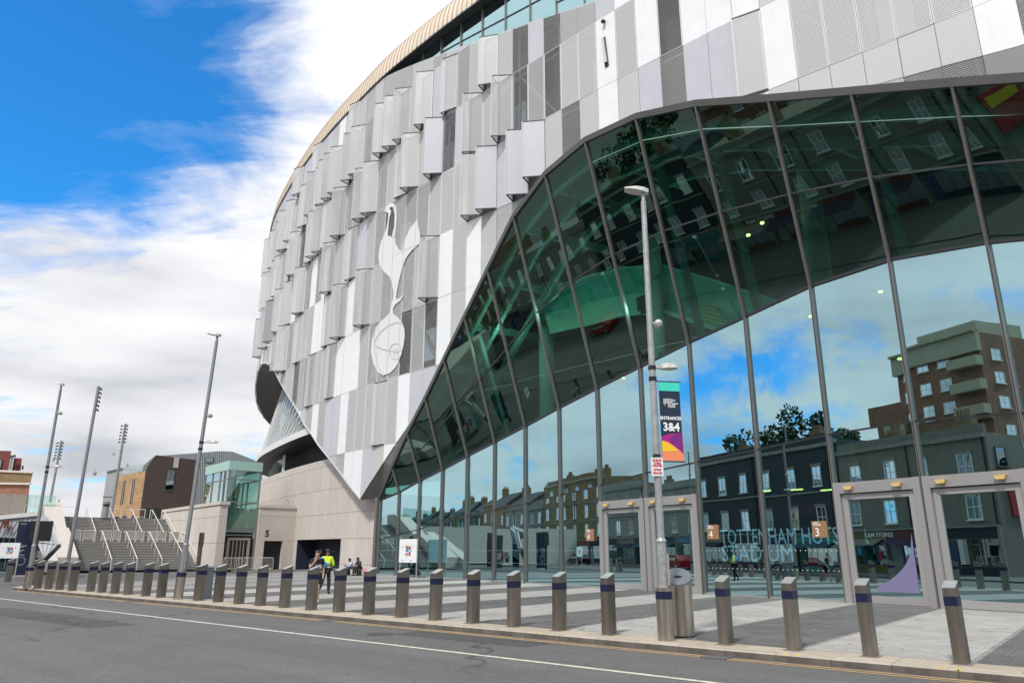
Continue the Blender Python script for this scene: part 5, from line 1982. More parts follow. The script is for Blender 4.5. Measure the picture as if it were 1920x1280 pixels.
# stone parapet wall right of the stairs
pw0 = Vector((-26.6, 68.4, 0))
pw = thing('parapet_wall', pw0, 'pale stone parapet wall rising between the stairs and the glass lift', 'wall')
PWT, PWH = .72, 6.05
for n_ in range(11):
    t0 = n_*1.75
    for za, zb in ((0, 2.35), (2.35, 4.7), (4.7, 5.72)):
        a = pw0+SA*(t0+.012)
        c = pw0+SA*(t0+1.738)
        b = MB()
        b.prism([a+Z3*(za+.012), c+Z3*(za+.012), c+Z3*(zb-.012), a+Z3*(zb-.012)][::-1], SE*PWT)
        b.build('wall_panel', stone, pw)
b = MB()
b.prism([pw0-SA*.12-SE*.10+Z3*5.75, pw0+SA*19.3-SE*.10+Z3*5.75, pw0+SA*19.3+SE*(PWT+.1)+Z3*5.75, pw0-SA*.12+SE*(PWT+.1)+Z3*5.75], (0, 0, .3))
b.build('coping', stone2, pw)

# glass lift tower
L0 = pw0+SE*.85+SA*1.1
lift = thing('lift_tower', L0, 'glass lift tower with teal top band beside the stadium wall', 'lift tower')
LWd, LDp, LHt = 3.0, 7.0, 9.9


def lp(a, e, z): return L0+SA*a+SE*e+Z3*z


b = MB()
fm = .14
for a, e in ((0, 0), (0, LWd), (LDp, 0), (LDp, LWd), (2.4, 0), (4.7, 0)):
    b.bar(lp(a, e, 0), lp(a, e, LHt), fm, fm, up=SE)
for z in (3.1, 3.4, 6.1, 8.2, LHt):
    for (a0, e0), (a1, e1) in (((0, 0), (0, LWd)), ((0, 0), (LDp, 0)), ((0, LWd), (LDp, LWd))):
        b.bar(lp(a0, e0, z), lp(a1, e1, z), .10, .12, up=Z3)
b.build('frame', mat('lift_frame', (.22, .25, .25), .4, .4), lift)
for za, zb in ((3.4, 6.1), (6.1, 8.2), (8.2, LHt-.9)):
    for (a0, e0), (a1, e1) in (((0, .05), (0, LWd-.05)), ((.05, 0), (2.4, 0)), ((2.4, 0), (4.7, 0)), ((4.7, 0), (LDp, 0)), ((.05, LWd), (LDp, LWd))):
        q = [lp(a0, e0, za), lp(a1, e1, za), lp(a1, e1, zb), lp(a0, e0, zb)]
        b = MB()
        b.prism(q, (q[1]-q[0]).cross(Z3).normalized()*.03)
        b.build('pane', G_lift, lift)
for (a0, e0), (a1, e1) in (((-.08, -.08), (-.08, LWd+.08)), ((-.08, -.08), (LDp, -.08)), ((-.08, LWd+.08), (LDp, LWd+.08))):
    MB().bar(lp(a0, e0, LHt-.42), lp(a1, e1, LHt-.42), .85, .08, up=(lp(a1, e1, 0)-lp(a0, e0, 0)).cross(Z3)).build('top_band', mat('teal_band', (.33, .53, .47), .3), lift)
MB().poly([lp(0, 0, LHt), lp(0, LWd, LHt), lp(LDp, LWd, LHt), lp(LDp, 0, LHt)][::-1]).build('roof', mat('lift_roof', (.3, .45, .42), .5), lift)
b = MB()
for e in (.5, .95, 1.4, 1.85, 2.3):
    b.bar(lp(1.2, e, 3.4), lp(1.2, e, 8.0), .12, .12)
b.bar(lp(2.6, .2, 4.6), lp(2.6, LWd-.2, 4.6), 2.2, .1, up=SA)
b.build('lift_gear', mat('lift_gear', (.50, .60, .56), .5), lift)
MB().bar(lp(.15, .35, 4.65), lp(.15, LWd-.35, 4.65), 1.15, .06, up=SA).build('car_panel', mat('lift_panel', (.25, .55, .52), .4), lift)
MB().bar(lp(.30, .1, 3.1), lp(.30, LWd-.1, 3.1), 1.4, .06, up=SA).build('dark_panel', atr_dark, lift)
b = MB()
b.bar(lp(-.05, .55, 0), lp(-.05, .55, 2.75), .22, .16, up=SA)
b.bar(lp(-.05, LWd-.55, 0), lp(-.05, LWd-.55, 2.75), .22, .16, up=SA)
b.bar(lp(-.05, .44, 2.75), lp(-.05, LWd-.44, 2.75), .22, .16, up=SA)
for e in (1.0, 1.35, 1.7, 2.0):
    b.bar(lp(.0, e, 0), lp(.0, e, 2.65), .10, .10, up=SA)
b.build('door_frame', mat('lift_door_frame', (.42, .36, .29), .45, .3), lift)
MB().bar(lp(.15, .5, 1.35), lp(.15, LWd-.5, 1.35), 2.7, .05, up=SA).build('door', mat('lift_door', (.05, .05, .045), .25), lift)
MB().bar(lp(.12, .07, 1.4), lp(.12, .45, 1.4), 2.8, .05, up=SA).build('side_panel', atr_dark, lift)
MB().bar(lp(.12, LWd-.45, 1.4), lp(.12, LWd-.07, 1.4), 2.8, .05, up=SA).build('side_panel', atr_dark, lift)

# wall with entrance 5
w5 = thing('entrance_wall', lp(-.1, LWd+.2, 0), 'pale stone wall numbered 5 with a black doorway beside the lift tower', 'wall')
w5o = lp(-.3, LWd+.1, 0)
def w5p(e, z, o=0.0): return w5o+SE*e+Z3*z-SA*o
d0, d1, W5L, W5H = .75, 2.55, 4.6, 5.9
for (e0, e1, za, zb) in ((0, d0, 0, 2.6), (d1, W5L, 0, 2.6), (0, W5L, 2.6, 4.9), (0, W5L, 4.9, 5.65)):
    b = MB()
    b.prism([w5p(e0+.01, za+.01), w5p(e1-.01, za+.01), w5p(e1-.01, zb-.01), w5p(e0+.01, zb-.01)], SA*.5)
    b.build('wall_panel', stone, w5)
b = MB()
b.prism([w5p(-.05, 5.66, .1), w5p(W5L, 5.66, .1), w5p(W5L, 5.66, -.6), w5p(-.05, 5.66, -.6)], (0, 0, .28))
b.build('coping', stone2, w5)
MB().bar(w5p(d0, 1.3, -.45), w5p(d1, 1.3, -.45), 2.62, .06, up=SA).build('doorway', black, w5)
text('numeral', '5', .85, btxt, w5p(.95, 3.0, .012), SE, Z3, w5, 'CENTER', .03)

# crowd barriers


def crowd_barrier(a, ax, label, L=2.1):
    r = thing('crowd_barrier', a, label, 'crowd barrier', 'crowd barriers by the lift')
    ax = Vector(ax).normalized()
    b = MB()
    P_ = lambda x, z: a+ax*x+Z3*z
    b.tube([P_(0, .12), P_(0, 1.0), P_(.1, 1.1), P_(L-.1, 1.1), P_(L, 1.0), P_(L, .12), P_(0, .18)], .022, 6)
    b.build('frame', railm, r)
    b = MB()
    for n_ in range(1, 15):
        b.cyl(P_(L*n_/15, .18), P_(L*n_/15, 1.09), .009, .009, 5)
    b.build('bars', railm, r)
    nr = ax.cross(Z3)
    b = MB()
    for x in (.25, L-.25):
        b.bar(P_(x, .02)-nr*.28, P_(x, .02)+nr*.28, .05, .03)
        b.bar(P_(x, .02), P_(x, .2), .04, .04)
    b.build('feet', railm, r)
    return r


crowd_barrier(pw0-SA*1.6+SE*.3, SE, 'steel crowd barrier at the foot of the stone parapet end')
crowd_barrier(lp(-1.8, .9, 0), SE, 'steel crowd barrier in front of the lift doors, left one')
crowd_barrier(lp(-2.0, 2.6, 0), (.95, .3, 0), 'steel crowd barrier in front of the lift doors, right one', 1.5)
mono = gnd(370, 1072)
mn = thing('marker_post', mono, 'slim brown metal marker post standing before the stairs', 'post')
MB().bar(mono, mono+Z3*3.15, .62, .18, up=SE).build('shaft', mat('brown_metal', (.105, .085, .07), .5, .3), mn)
MB().bar(mono+Z3*2.0-SA*.1, mono+Z3*3.1-SA*.1, .40, .02, up=SA).build('inset', dark, mn)

# ------------------------------------------------------------------ shop canopy, totem, screen
YS = 56
sh_ = thing('shop', pt(40, 1066, YS), 'low shop under a folded grey ribbed canopy with a red M sign', 'shop')
ribm = mat('ribbed_grey', (.46, .48, .50), .45, .2)
ribd = mat('ribbed_grey_seam', (.30, .31, .33), .5)
# the canopy front: one ribbed sheet per rib
def ribsheet(tl, tr, br, bl_, n, name):
    for i in range(n):
        f0, f1 = i/n, (i+1)/n
        a, c = tl+(tr-tl)*f0, tl+(tr-tl)*f1
        d, e = bl_+(br-bl_)*f0, bl_+(br-bl_)*f1
        b = MB()
        b.prism([d, e, c, a], Vector((0, .25, 0)), 0)
        b.bar(c+Vector((0, -.02, 0)), e+Vector((0, -.02, 0)), .05, .05, mi=1)
        b.build(name, [ribm, ribd], sh_)
ribsheet(pt(-14, 972, YS), pt(78, 963, YS), pt(40, 1008.5, YS), pt(-14, 1005.5, YS), 9, 'canopy_rib')
ribsheet(pt(78, 963, YS), pt(95, 976, YS-1), pt(111, 1021.5, YS-2), pt(70, 1015, YS-1.2), 4, 'canopy_rib')
ribsheet(pt(69, 1015, YS-1), pt(111, 1021.5, YS-2), pt(84, 1050, YS-2.2), pt(83.5, 1050, YS-2.2), 4, 'canopy_rib')
MB().bar(pt(-14, 971, YS-.1), pt(78, 962, YS-.1), .14, .3).build('canopy_edge', mat('canopy_edge', (.62, .62, .60), .5), sh_)
MB().bar(pt(92, 975, YS-1.1), pt(112, 1021.5, YS-2.1), .12, .25).build('canopy_edge', MATS['canopy_edge'], sh_)
MB().bar(pt(112, 1021.5, YS-2.1), pt(84, 1050.5, YS-2.3), .14, .25).build('canopy_edge', dark, sh_)
b = MB()
b.tube([pt(x, y, YS-.35) for x, y in ((0, 991), (4, 983), (9, 974.5), (9.5, 978), (7, 989), (11, 980), (15.5, 974.5), (16, 979), (13.5, 990), (16, 991.5), (20, 987))], .055, 6)
b.build('letter_sign', mat('dull_red', (.17, .035, .02), .5), sh_)
for i in range(5):
    q0, q1 = pt(-14+i*11, 1005, YS+.4), pt(-14+(i+1)*11-.6, 1005, YS+.4)
    b = MB()
    b.prism([Vector((q0.x, q0.y, 0)), Vector((q1.x, q1.y, 0)), Vector((q1.x, q1.y, 2.9)), Vector((q0.x, q0.y, 2.9))], (0, .04, 0))
    b.build('shop_window', G_glass, sh_)
q0, q1 = pt(-14, 1005, YS+3), pt(85, 1005, YS+3)
b = MB()
b.prism([Vector((q0.x, q0.y, 0)), Vector((q1.x, q1.y, 0)), Vector((q1.x, q1.y, 3.6)), Vector((q0.x, q0.y, 3.6))], (0, .1, 0))
b.build('shop_back', atr_dark, sh_)
for i, (x, z, col) in enumerate(((62, .9, (.6, .05, .08)), (66, 1.4, (.5, .05, .1)), (72, .8, (.05, .3, .12)), (75, 1.3, (.7, .6, .5)), (10, 1.0, (.1, .4, .35)), (22, 1.4, (.5, .6, .6)))):
    q = pt(x, 1040, YS+1.6)
    MB().box((q.x, q.y, z), (.5, .4, .7)).build('display', mat('display_%d' % i, col, .7), sh_)
# navy totem
tb = gnd(33, 1080)
tm = thing('totem_sign', tb, 'tall navy wayfinding totem with white markings beside the shop', 'totem sign')
ta = Vector((.80, .60, 0)); tn = ta.cross(Z3)
MB().bar(tb+Z3*.05, tb+Z3*3.62, .98, .34, up=tn).build('slab', mat('totem_navy', (.012, .02, .055), .35), tm)
MB().bar(tb, tb+Z3*.08, 1.1, .45, up=tn).build('plinth', stone2, tm)
b = MB()
for z, w, x in ((3.45, .35, -.2), (2.0, .5, -.05), (1.92, .34, -.13), (1.70, .4, -.1), (1.62, .26, -.17), (1.40, .46, -.07)):
    q = tb+ta*x+Z3*z+tn*.175
    b.bar(q-ta*w/2, q+ta*w/2, .035, .006, up=tn)
for n_ in range(16):
    a = n_*math.pi/8
    q = tb+Z3*1.0+tn*.175
    b.bar(q+ta*.22*math.cos(a)+Z3*.22*math.sin(a), q+ta*.30*math.cos(a)+Z3*.30*math.sin(a), .03, .006, up=tn)
b.bar(tb+ta*.52+Z3*1.6, tb+ta*.52+Z3*1.9, .05, .006)
b.build('markings', mat('totem_print', (.55, .58, .62), .6), tm)
# black screen on a post
sc0 = pt(76, 995, 51)
sc_ = thing('screen', Vector((sc0.x, sc0.y, 0)), 'large black display screen on a post behind the leftmost lamp', 'screen')
MB().bar(sc0-Vector((.68, 0, 0)), sc0+Vector((.68, .1, 0)), 1.32, .16, up=Vector((0, 1, 0))).build('panel', black, sc_)
MB().bar(Vector((sc0.x-.2, sc0.y+.1, 0)), sc0+Vector((-.2, .1, 0)), .2, .15).build('post', dark, sc_)

# ------------------------------------------------------------------ floodlight poles


def flood(base, top, label, cams, side=1):
    r = thing('floodlight_pole', base, label, 'floodlight pole', 'grey floodlight poles by the stairs')
    base, top = Vector(base), Vector(top)
    at = lambda z: base+(top-base)*((z-base.z)/(top.z-base.z))
    b = MB()
    b.cyl(base, top, .15, .12, 14)
    b.build('pole', galv_d, r, True)
    b = MB()
    for n_ in range(6):
        z = top.z-.25-n_*.36
        for sx in ((1,) if side == 1 else (-1, 1)):
            q = at(z)
            b.cyl(q+Vector((.1*sx, 0, 0)), q+Vector((.3*sx, -.08, -.03)), .03, .03, 6)
            b.cyl(q+Vector((.26*sx, -.10, .04)), q+Vector((.40*sx, -.14, -.10)), .10, .06, 10)
    b.build('spotlight', dark, r)
    for z, dx in cams:
        q = at(z)
        b = MB()
        b.bar(q, q+Vector((dx, -.05, .02)), .05, .05)
        b.cyl(q+Vector((dx, -.05, .02)), q+Vector((dx, -.05, -.22)), .04, .04, 8)
        b.cyl(q+Vector((dx, -.05, -.2)), q+Vector((dx, -.05, -.38)), .16, .13, 10)
        b.ball(q+Vector((dx, -.05, -.38)), .13, 8)
        b.build('camera', lampm, r, True)
    return r


f1 = gnd(124, 1073)
flood(f1, pt(185, 724, f1.y), 'tallest grey floodlight pole standing before the stairs beside the leftmost lamp', [(8.1, .95)])
f2 = gnd(207.5, 971.6, zt_)
flood(f2, pt(235.5, 794, f2.y), 'grey floodlight pole on the podium before the grey hall and brick house', [(12.2, -.8), (11.0, .9)], side=2)
f3 = pt(92, 948, 85)
flood(Vector((f3.x, f3.y, zt_)), pt(115, 826, 85), 'thin floodlight pole behind the leftmost lamp post', [(7.4, 1.0), (12.0, -.5)], side=2)
# short stainless posts behind the left bollards
for n_, x in enumerate((104, 127)):
    q = gnd(x, 1091-n_*.5)
    r = thing('short_post', q, 'short round steel post behind the left bollards, %s' % ('left one' if n_ == 0 else 'right one by the floodlight pole'), 'post', 'short steel posts behind the bollards')
    MB().cyl(q, q+Z3*1.05, .11, .11, 14).build('shaft', brushed_l, r, True)
    MB().cyl(q+Z3*1.05, q+Z3*1.1, .13, .13, 14).build('cap', capm, r, True)
q = pt(198, 958, 78)
vt = thing('vent_post', Vector((q.x, q.y, zt_)), 'squat grey vent cylinder with dark band on the podium', 'vent')
MB().cyl(Vector((q.x, q.y, zt_)), Vector((q.x, q.y, zt_+1.6)), .30, .30, 16).build('shaft', mat('vent_grey', (.25, .25, .24), .6), vt, True)
MB().cyl(Vector((q.x, q.y, zt_+1.1)), Vector((q.x, q.y, zt_+1.35)), .31, .31, 16).build('band', black, vt, True)

# ------------------------------------------------------------------ buildings on the left
brickm = None


def brickmat(name, c1, c2, mortar, scale=1.0):
    M = bpy.data.materials.new(name)
    M.use_nodes = True
    t = M.node_tree
    b = t.nodes['Principled BSDF']
    b.inputs['Roughness'].default_value = .9
    tcn = nn(t, 'ShaderNodeTexCoord')
    sp_ = nn(t, 'ShaderNodeSeparateXYZ')
    t.links.new(tcn.outputs['Object'], sp_.inputs[0])
    cb = nn(t, 'ShaderNodeCombineXYZ')
    t.links.new(mth(t, 'ADD', sp_.outputs[0], sp_.outputs[1]), cb.inputs[0])
    t.links.new(sp_.outputs[2], cb.inputs[1])
    br = nn(t, 'ShaderNodeTexBrick')
    br.inputs['Scale'].default_value = scale
    br.inputs['Brick Width'].default_value = .22
    br.inputs['Row Height'].default_value = .075
    br.inputs['Mortar Size'].default_value = .008
    br.inputs['Color1'].default_value = (*c1, 1)
    br.inputs['Color2'].default_value = (*c2, 1)
    br.inputs['Mortar'].default_value = (*mortar, 1)
    t.links.new(cb.outputs[0], br.inputs['Vector'])
    f = noise(t, tcn.outputs['Object'], .8, 5, .65)
    k = ramp(t, f, [(.3, .72), (.7, 1.15)])
    t.links.new(mix(t, 1.0, br.outputs[0], k, 'MULTIPLY'), b.inputs['Base Color'])
    MATS[name] = M
    return M


bk_y = brickmat('stock_brick', (.42, .26, .11), (.32, .18, .08), (.30, .25, .19))
bk_r = brickmat('red_brick', (.30, .11, .065), (.24, .085, .05), (.26, .2, .16))
bk_yd = brickmat('old_stock_brick', (.26, .17, .07), (.17, .11, .05), (.2, .17, .13))
clad_b = mat('brown_cladding', (.060, .040, .036), .55, 0, .15, 3)
winm = glassmat('window_glass', (.25, .32, .36), (.75, .85, .95), .35)
winf = mat('window_frame', (.06, .06, .065), .5)
winw = mat('white_window_frame', (.72, .72, .70), .5)


def window(parent, bl_, ax, w, h, frame=winf, nrm=None, sill=True, bar=False):
    """a framed window standing a little proud, with its pane and sill"""
    ax = Vector(ax).normalized()
    nr = nrm or ax.cross(Z3)
    b = MB()
    t = .08
    b.bar(bl_+Z3*t/2, bl_+ax*w+Z3*t/2, t, .10, up=nr)
    b.bar(bl_+Z3*(h-t/2), bl_+ax*w+Z3*(h-t/2), t, .10, up=nr)
    b.bar(bl_+ax*t/2+Z3*t, bl_+ax*t/2+Z3*(h-t), t, .098, up=nr)
    b.bar(bl_+ax*(w-t/2)+Z3*t, bl_+ax*(w-t/2)+Z3*(h-t), t, .098, up=nr)
    if bar:
        b.bar(bl_+ax*t+Z3*h/2, bl_+ax*(w-t)+Z3*h/2, .06, .09, up=nr)
        b.bar(bl_+ax*w/2+Z3*t, bl_+ax*w/2+Z3*(h-t), .05, .085, up=nr)
    if sill:
        b.bar(bl_-ax*.08-Z3*.05+nr*.05, bl_+ax*(w+.08)-Z3*.05+nr*.05, .10, .2, up=nr)
    o = b.build('window', frame, parent)
    p = MB()
    q = bl_+nr*.012
    p.poly([q+ax*t+Z3*t, q+ax*(w-t)+Z3*t, q+ax*(w-t)+Z3*(h-t), q+ax*t+Z3*(h-t)])
    p.build('pane', winm, o)
    return o


# brick house with a brown clad corner block
C0 = Vector((-52.5, 106, 0))
A2 = Vector((-.80, .60, 0)).normalized()
E2 = Vector((.80, .60, 0)).normalized()
bh = thing('brick_house', Vector((C0.x, C0.y, zt_)), 'stock brick house with a dark brown timber clad block on the podium', 'house')
b = MB()
b.prism([C0+A2*.0+Z3*4, C0+A2*8.6+Z3*4, C0+A2*8.6+Z3*12.3, C0+Z3*12.7], Vector((3, 6, 0)))
b.build('brick_wall', bk_y, bh)
# brown block: separate boards
bprof = lambda e: 15.0 if e > .55 else 13.2+1.8*(e/.55)
n_b = 18
WB = 6.6
for i in range(n_b):
    e0, e1 = WB*i/n_b, WB*(i+1)/n_b-.03
    zt0, zt1 = (13.0+2.1*min(1, e0/1.0)), (13.0+2.1*min(1, e1/1.0))
    zt0 = min(zt0, 15.05-.35*(e0/WB)); zt1 = min(zt1, 15.05-.35*(e1/WB))
    o = -A2*.15
    b = MB()
    b.prism([C0+E2*e0+o+Z3*4, C0+E2*e1+o+Z3*4, C0+E2*e1+o+Z3*zt1, C0+E2*e0+o+Z3*zt0], A2*.12)
    b.build('board', clad_b, bh)
b = MB()
b.prism([C0+E2*0+Z3*4, C0+E2*WB+Z3*4, C0+E2*WB+Z3*14.6, C0+E2*1+Z3*14.9, C0+Z3*12.9], Vector((-2.2, 4.4, 0)))
b.build('block_core', clad_b, bh)
nrb = -A2
window(bh, C0+E2*2.75-A2*.2+Z3*10.0, E2, 1.15, 3.0, winf, nrb, False)
MB().bar(C0+E2*3.5-A2*.2+Z3*14.1, C0+E2*4.2-A2*.2+Z3*14.1, 1.5, .1, up=A2).build('vent_panel', capm, bh)
window(bh, C0+E2*3.9-A2*.2+Z3*6.6, E2, 1.7, .7, winf, nrb, False)
MB().bar(C0+E2*4.0-A2*.2+Z3*5.5, C0+E2*5.5-A2*.2+Z3*5.5, 1.7, .1, up=A2).build('green_door', mat('mint_sign', (.30, .62, .36), .5), bh)
text('numeral', '53', .8, btxt, C0+E2*4.75-A2*.27+Z3*5.15, E2, Z3, bh, 'CENTER', .03)
MB().bar(C0+E2*.9-A2*.16+Z3*5.9, C0+E2*2.6-A2*.16+Z3*5.9, 3.2, .12, up=A2).build('entrance', atr_dark, bh)
nra = (A2.cross(Z3)*-1)
if nra.dot(Vector((-1, -1, 0))) < 0: nra = -nra
for t in (2.6, 5.3):
    q = C0+A2*(t+.6)+nra*.03+Z3*8.2
    window(bh, q, -A2, .6, 3.4, winf, nra, False)
for t in (1.2, 3.6, 6.0):
    q = C0+A2*(t+1.0)+nra*.03+Z3*4.9
    window(bh, q, -A2, 1.2, 1.6, winf, nra, False)
MB().bar(C0+A2*1+nra*-.1+Z3*13.2, C0+A2*7+nra*-.1+Z3*13.2, 1.0, .04, up=nra).build('roof_glass_rail', G_clear, bh)

# standing-seam grey building behind
YG = 128
gb = thing('seamed_building', pt(370, 960, YG), 'grey standing seam metal building with pitched roof behind the brick house', 'building')
zinc = mat('zinc', (.24, .265, .275), .5, .35, .06, 1)
zincs = mat('zinc_seam', (.17, .19, .20), .5, .3)
out = [(258, 960), (258, 881), (290, 854.5), (372, 848.5), (413.5, 845.2), (437, 846.5), (492, 868), (492, 960)]
b = MB()
b.prism([pt(x, y, YG) for x, y in out], (-4.9, 14, 0))
b.build('wall', zinc, gb)
seams = MB()
for i in range(58):
    x = 259+i*4
    ytop = interp(x, [(258, 881), (290, 854.5), (372, 848.5), (413.5, 845.2), (437, 846.5), (492, 868)])
    seams.bar(pt(x, ytop, YG-.05), pt(x-.004*i, 960, YG-.05), .07, .1, up=Vector((0, 1, 0)))
seams.build('seam', zincs, gb)
q0 = pt(384, 866.5, YG-.15)
window(gb, q0, (1, 0, 0), 1.45, .85, winf, Vector((0, -1, 0)), False)
q0 = pt(278, 877, YG-.15)
window(gb, q0, (1, 0, 0), .7, 1.0, winf, Vector((0, -1, 0)), False)
q0 = pt(257.5, 884, YG-.15)
window(gb, q0, (1, 0, 0), .9, .5, winf, Vector((0, -1, 0)), False)
# grey hall
YH = 150
gh = thing('grey_hall', pt(225, 975, YH), 'plain light grey metal hall at the left behind the floodlight pole', 'building')
b = MB()
b.prism([pt(x, y, YH) for x, y in ((186, 985), (200.5, 885), (227, 878.5), (262, 880), (262, 985))], (-10.2, 20, 0))
b.build('wall', mat('hall_grey', (.33, .34, .35), .6, .1, .04, .5), gh)
MB().bar(pt(190.5, 930, YH-.1), pt(262, 931, YH-.1), .12, .1).build('joint', mat('hall_joint', (.24, .25, .26), .6), gh)
MB().bar(pt(200.5, 884.5, YH-.1), pt(227, 878, YH-.1), .25, .3).build('roof_edge', zincs, gh)
MB().bar(pt(227, 878, YH-.1), pt(262, 879.5, YH-.1), .25, .3).build('roof_edge', zincs, gh)

# old brick building at far left with red clad block above
YB = 118
ob_ = thing('brick_building', pt(20, 985, YB), 'old brick building with buff upper storey at the far left edge', 'building')
b = MB()
b.prism([pt(x, y, YB) for x, y in ((-160, 1000), (46, 1000), (56, 906), (-160, 904))], (-8.2, 12, 0))
b.build('red_wall', bk_r, ob_)
b = MB()
b.prism([pt(x, y, YB-.15) for x, y in ((-160, 903), (57, 905.5), (62, 885), (-160, 876))], (-8.2, 12.2, 0))
b.build('buff_wall', bk_yd, ob_)
b = MB()
b.bar(pt(-160, 904, YB-.25), pt(57.5, 906.5, YB-.25), .35, .3)
b.bar(pt(-160, 876, YB-.3), pt(62.5, 885, YB-.3), .2, .3)
b.build('stone_band', stone2, ob_)
YR = 140
rc = thing('red_block', pt(10, 890, YR), 'dark red clad block with white window rising behind the old brick building', 'building')
redc = mat('red_cladding', (.16, .038, .032), .6, 0, .08, 2)
b = MB()
b.prism([pt(x, y, YR) for x, y in ((-120, 900), (16, 900), (21, 845), (-120, 842))], (-7, 10, 0))
b.prism([pt(x, y, YR+1) for x, y in ((15, 900), (37, 900), (41, 859), (21, 857.5))], (-5.6, 8, 0))
b.build('wall', redc, rc)
window(rc, pt(16, 881, YR-.2), (1, 0, 0), .62, 2.2, winw, Vector((0, -1, 0)), False)
window(rc, pt(-6, 877, YR-.2), (1, 0, 0), .8, 1.6, winf, Vector((0, -1, 0)), False)
b = MB()
b.cyl(pt(42, 880, YR), pt(43, 872.5, YR), .16, .16, 8)
b.bar(pt(19, 856, YR-.3), pt(29, 854, YR-.3), .25, .35)
b.build('roof_flue', dark, rc)

# ------------------------------------------------------------------ the other side of the street (mirrored in the glass)
OPP = 5.0


SHOPF = [mat('fascia_%d' % i, c, .5) for i, c in enumerate(((.02, .04, .09), (.14, .03, .025), (.03, .09, .05), (.22, .20, .16), (.02, .02, .022), (.16, .11, .03), (.04, .025, .06), (.02, .08, .10)))]


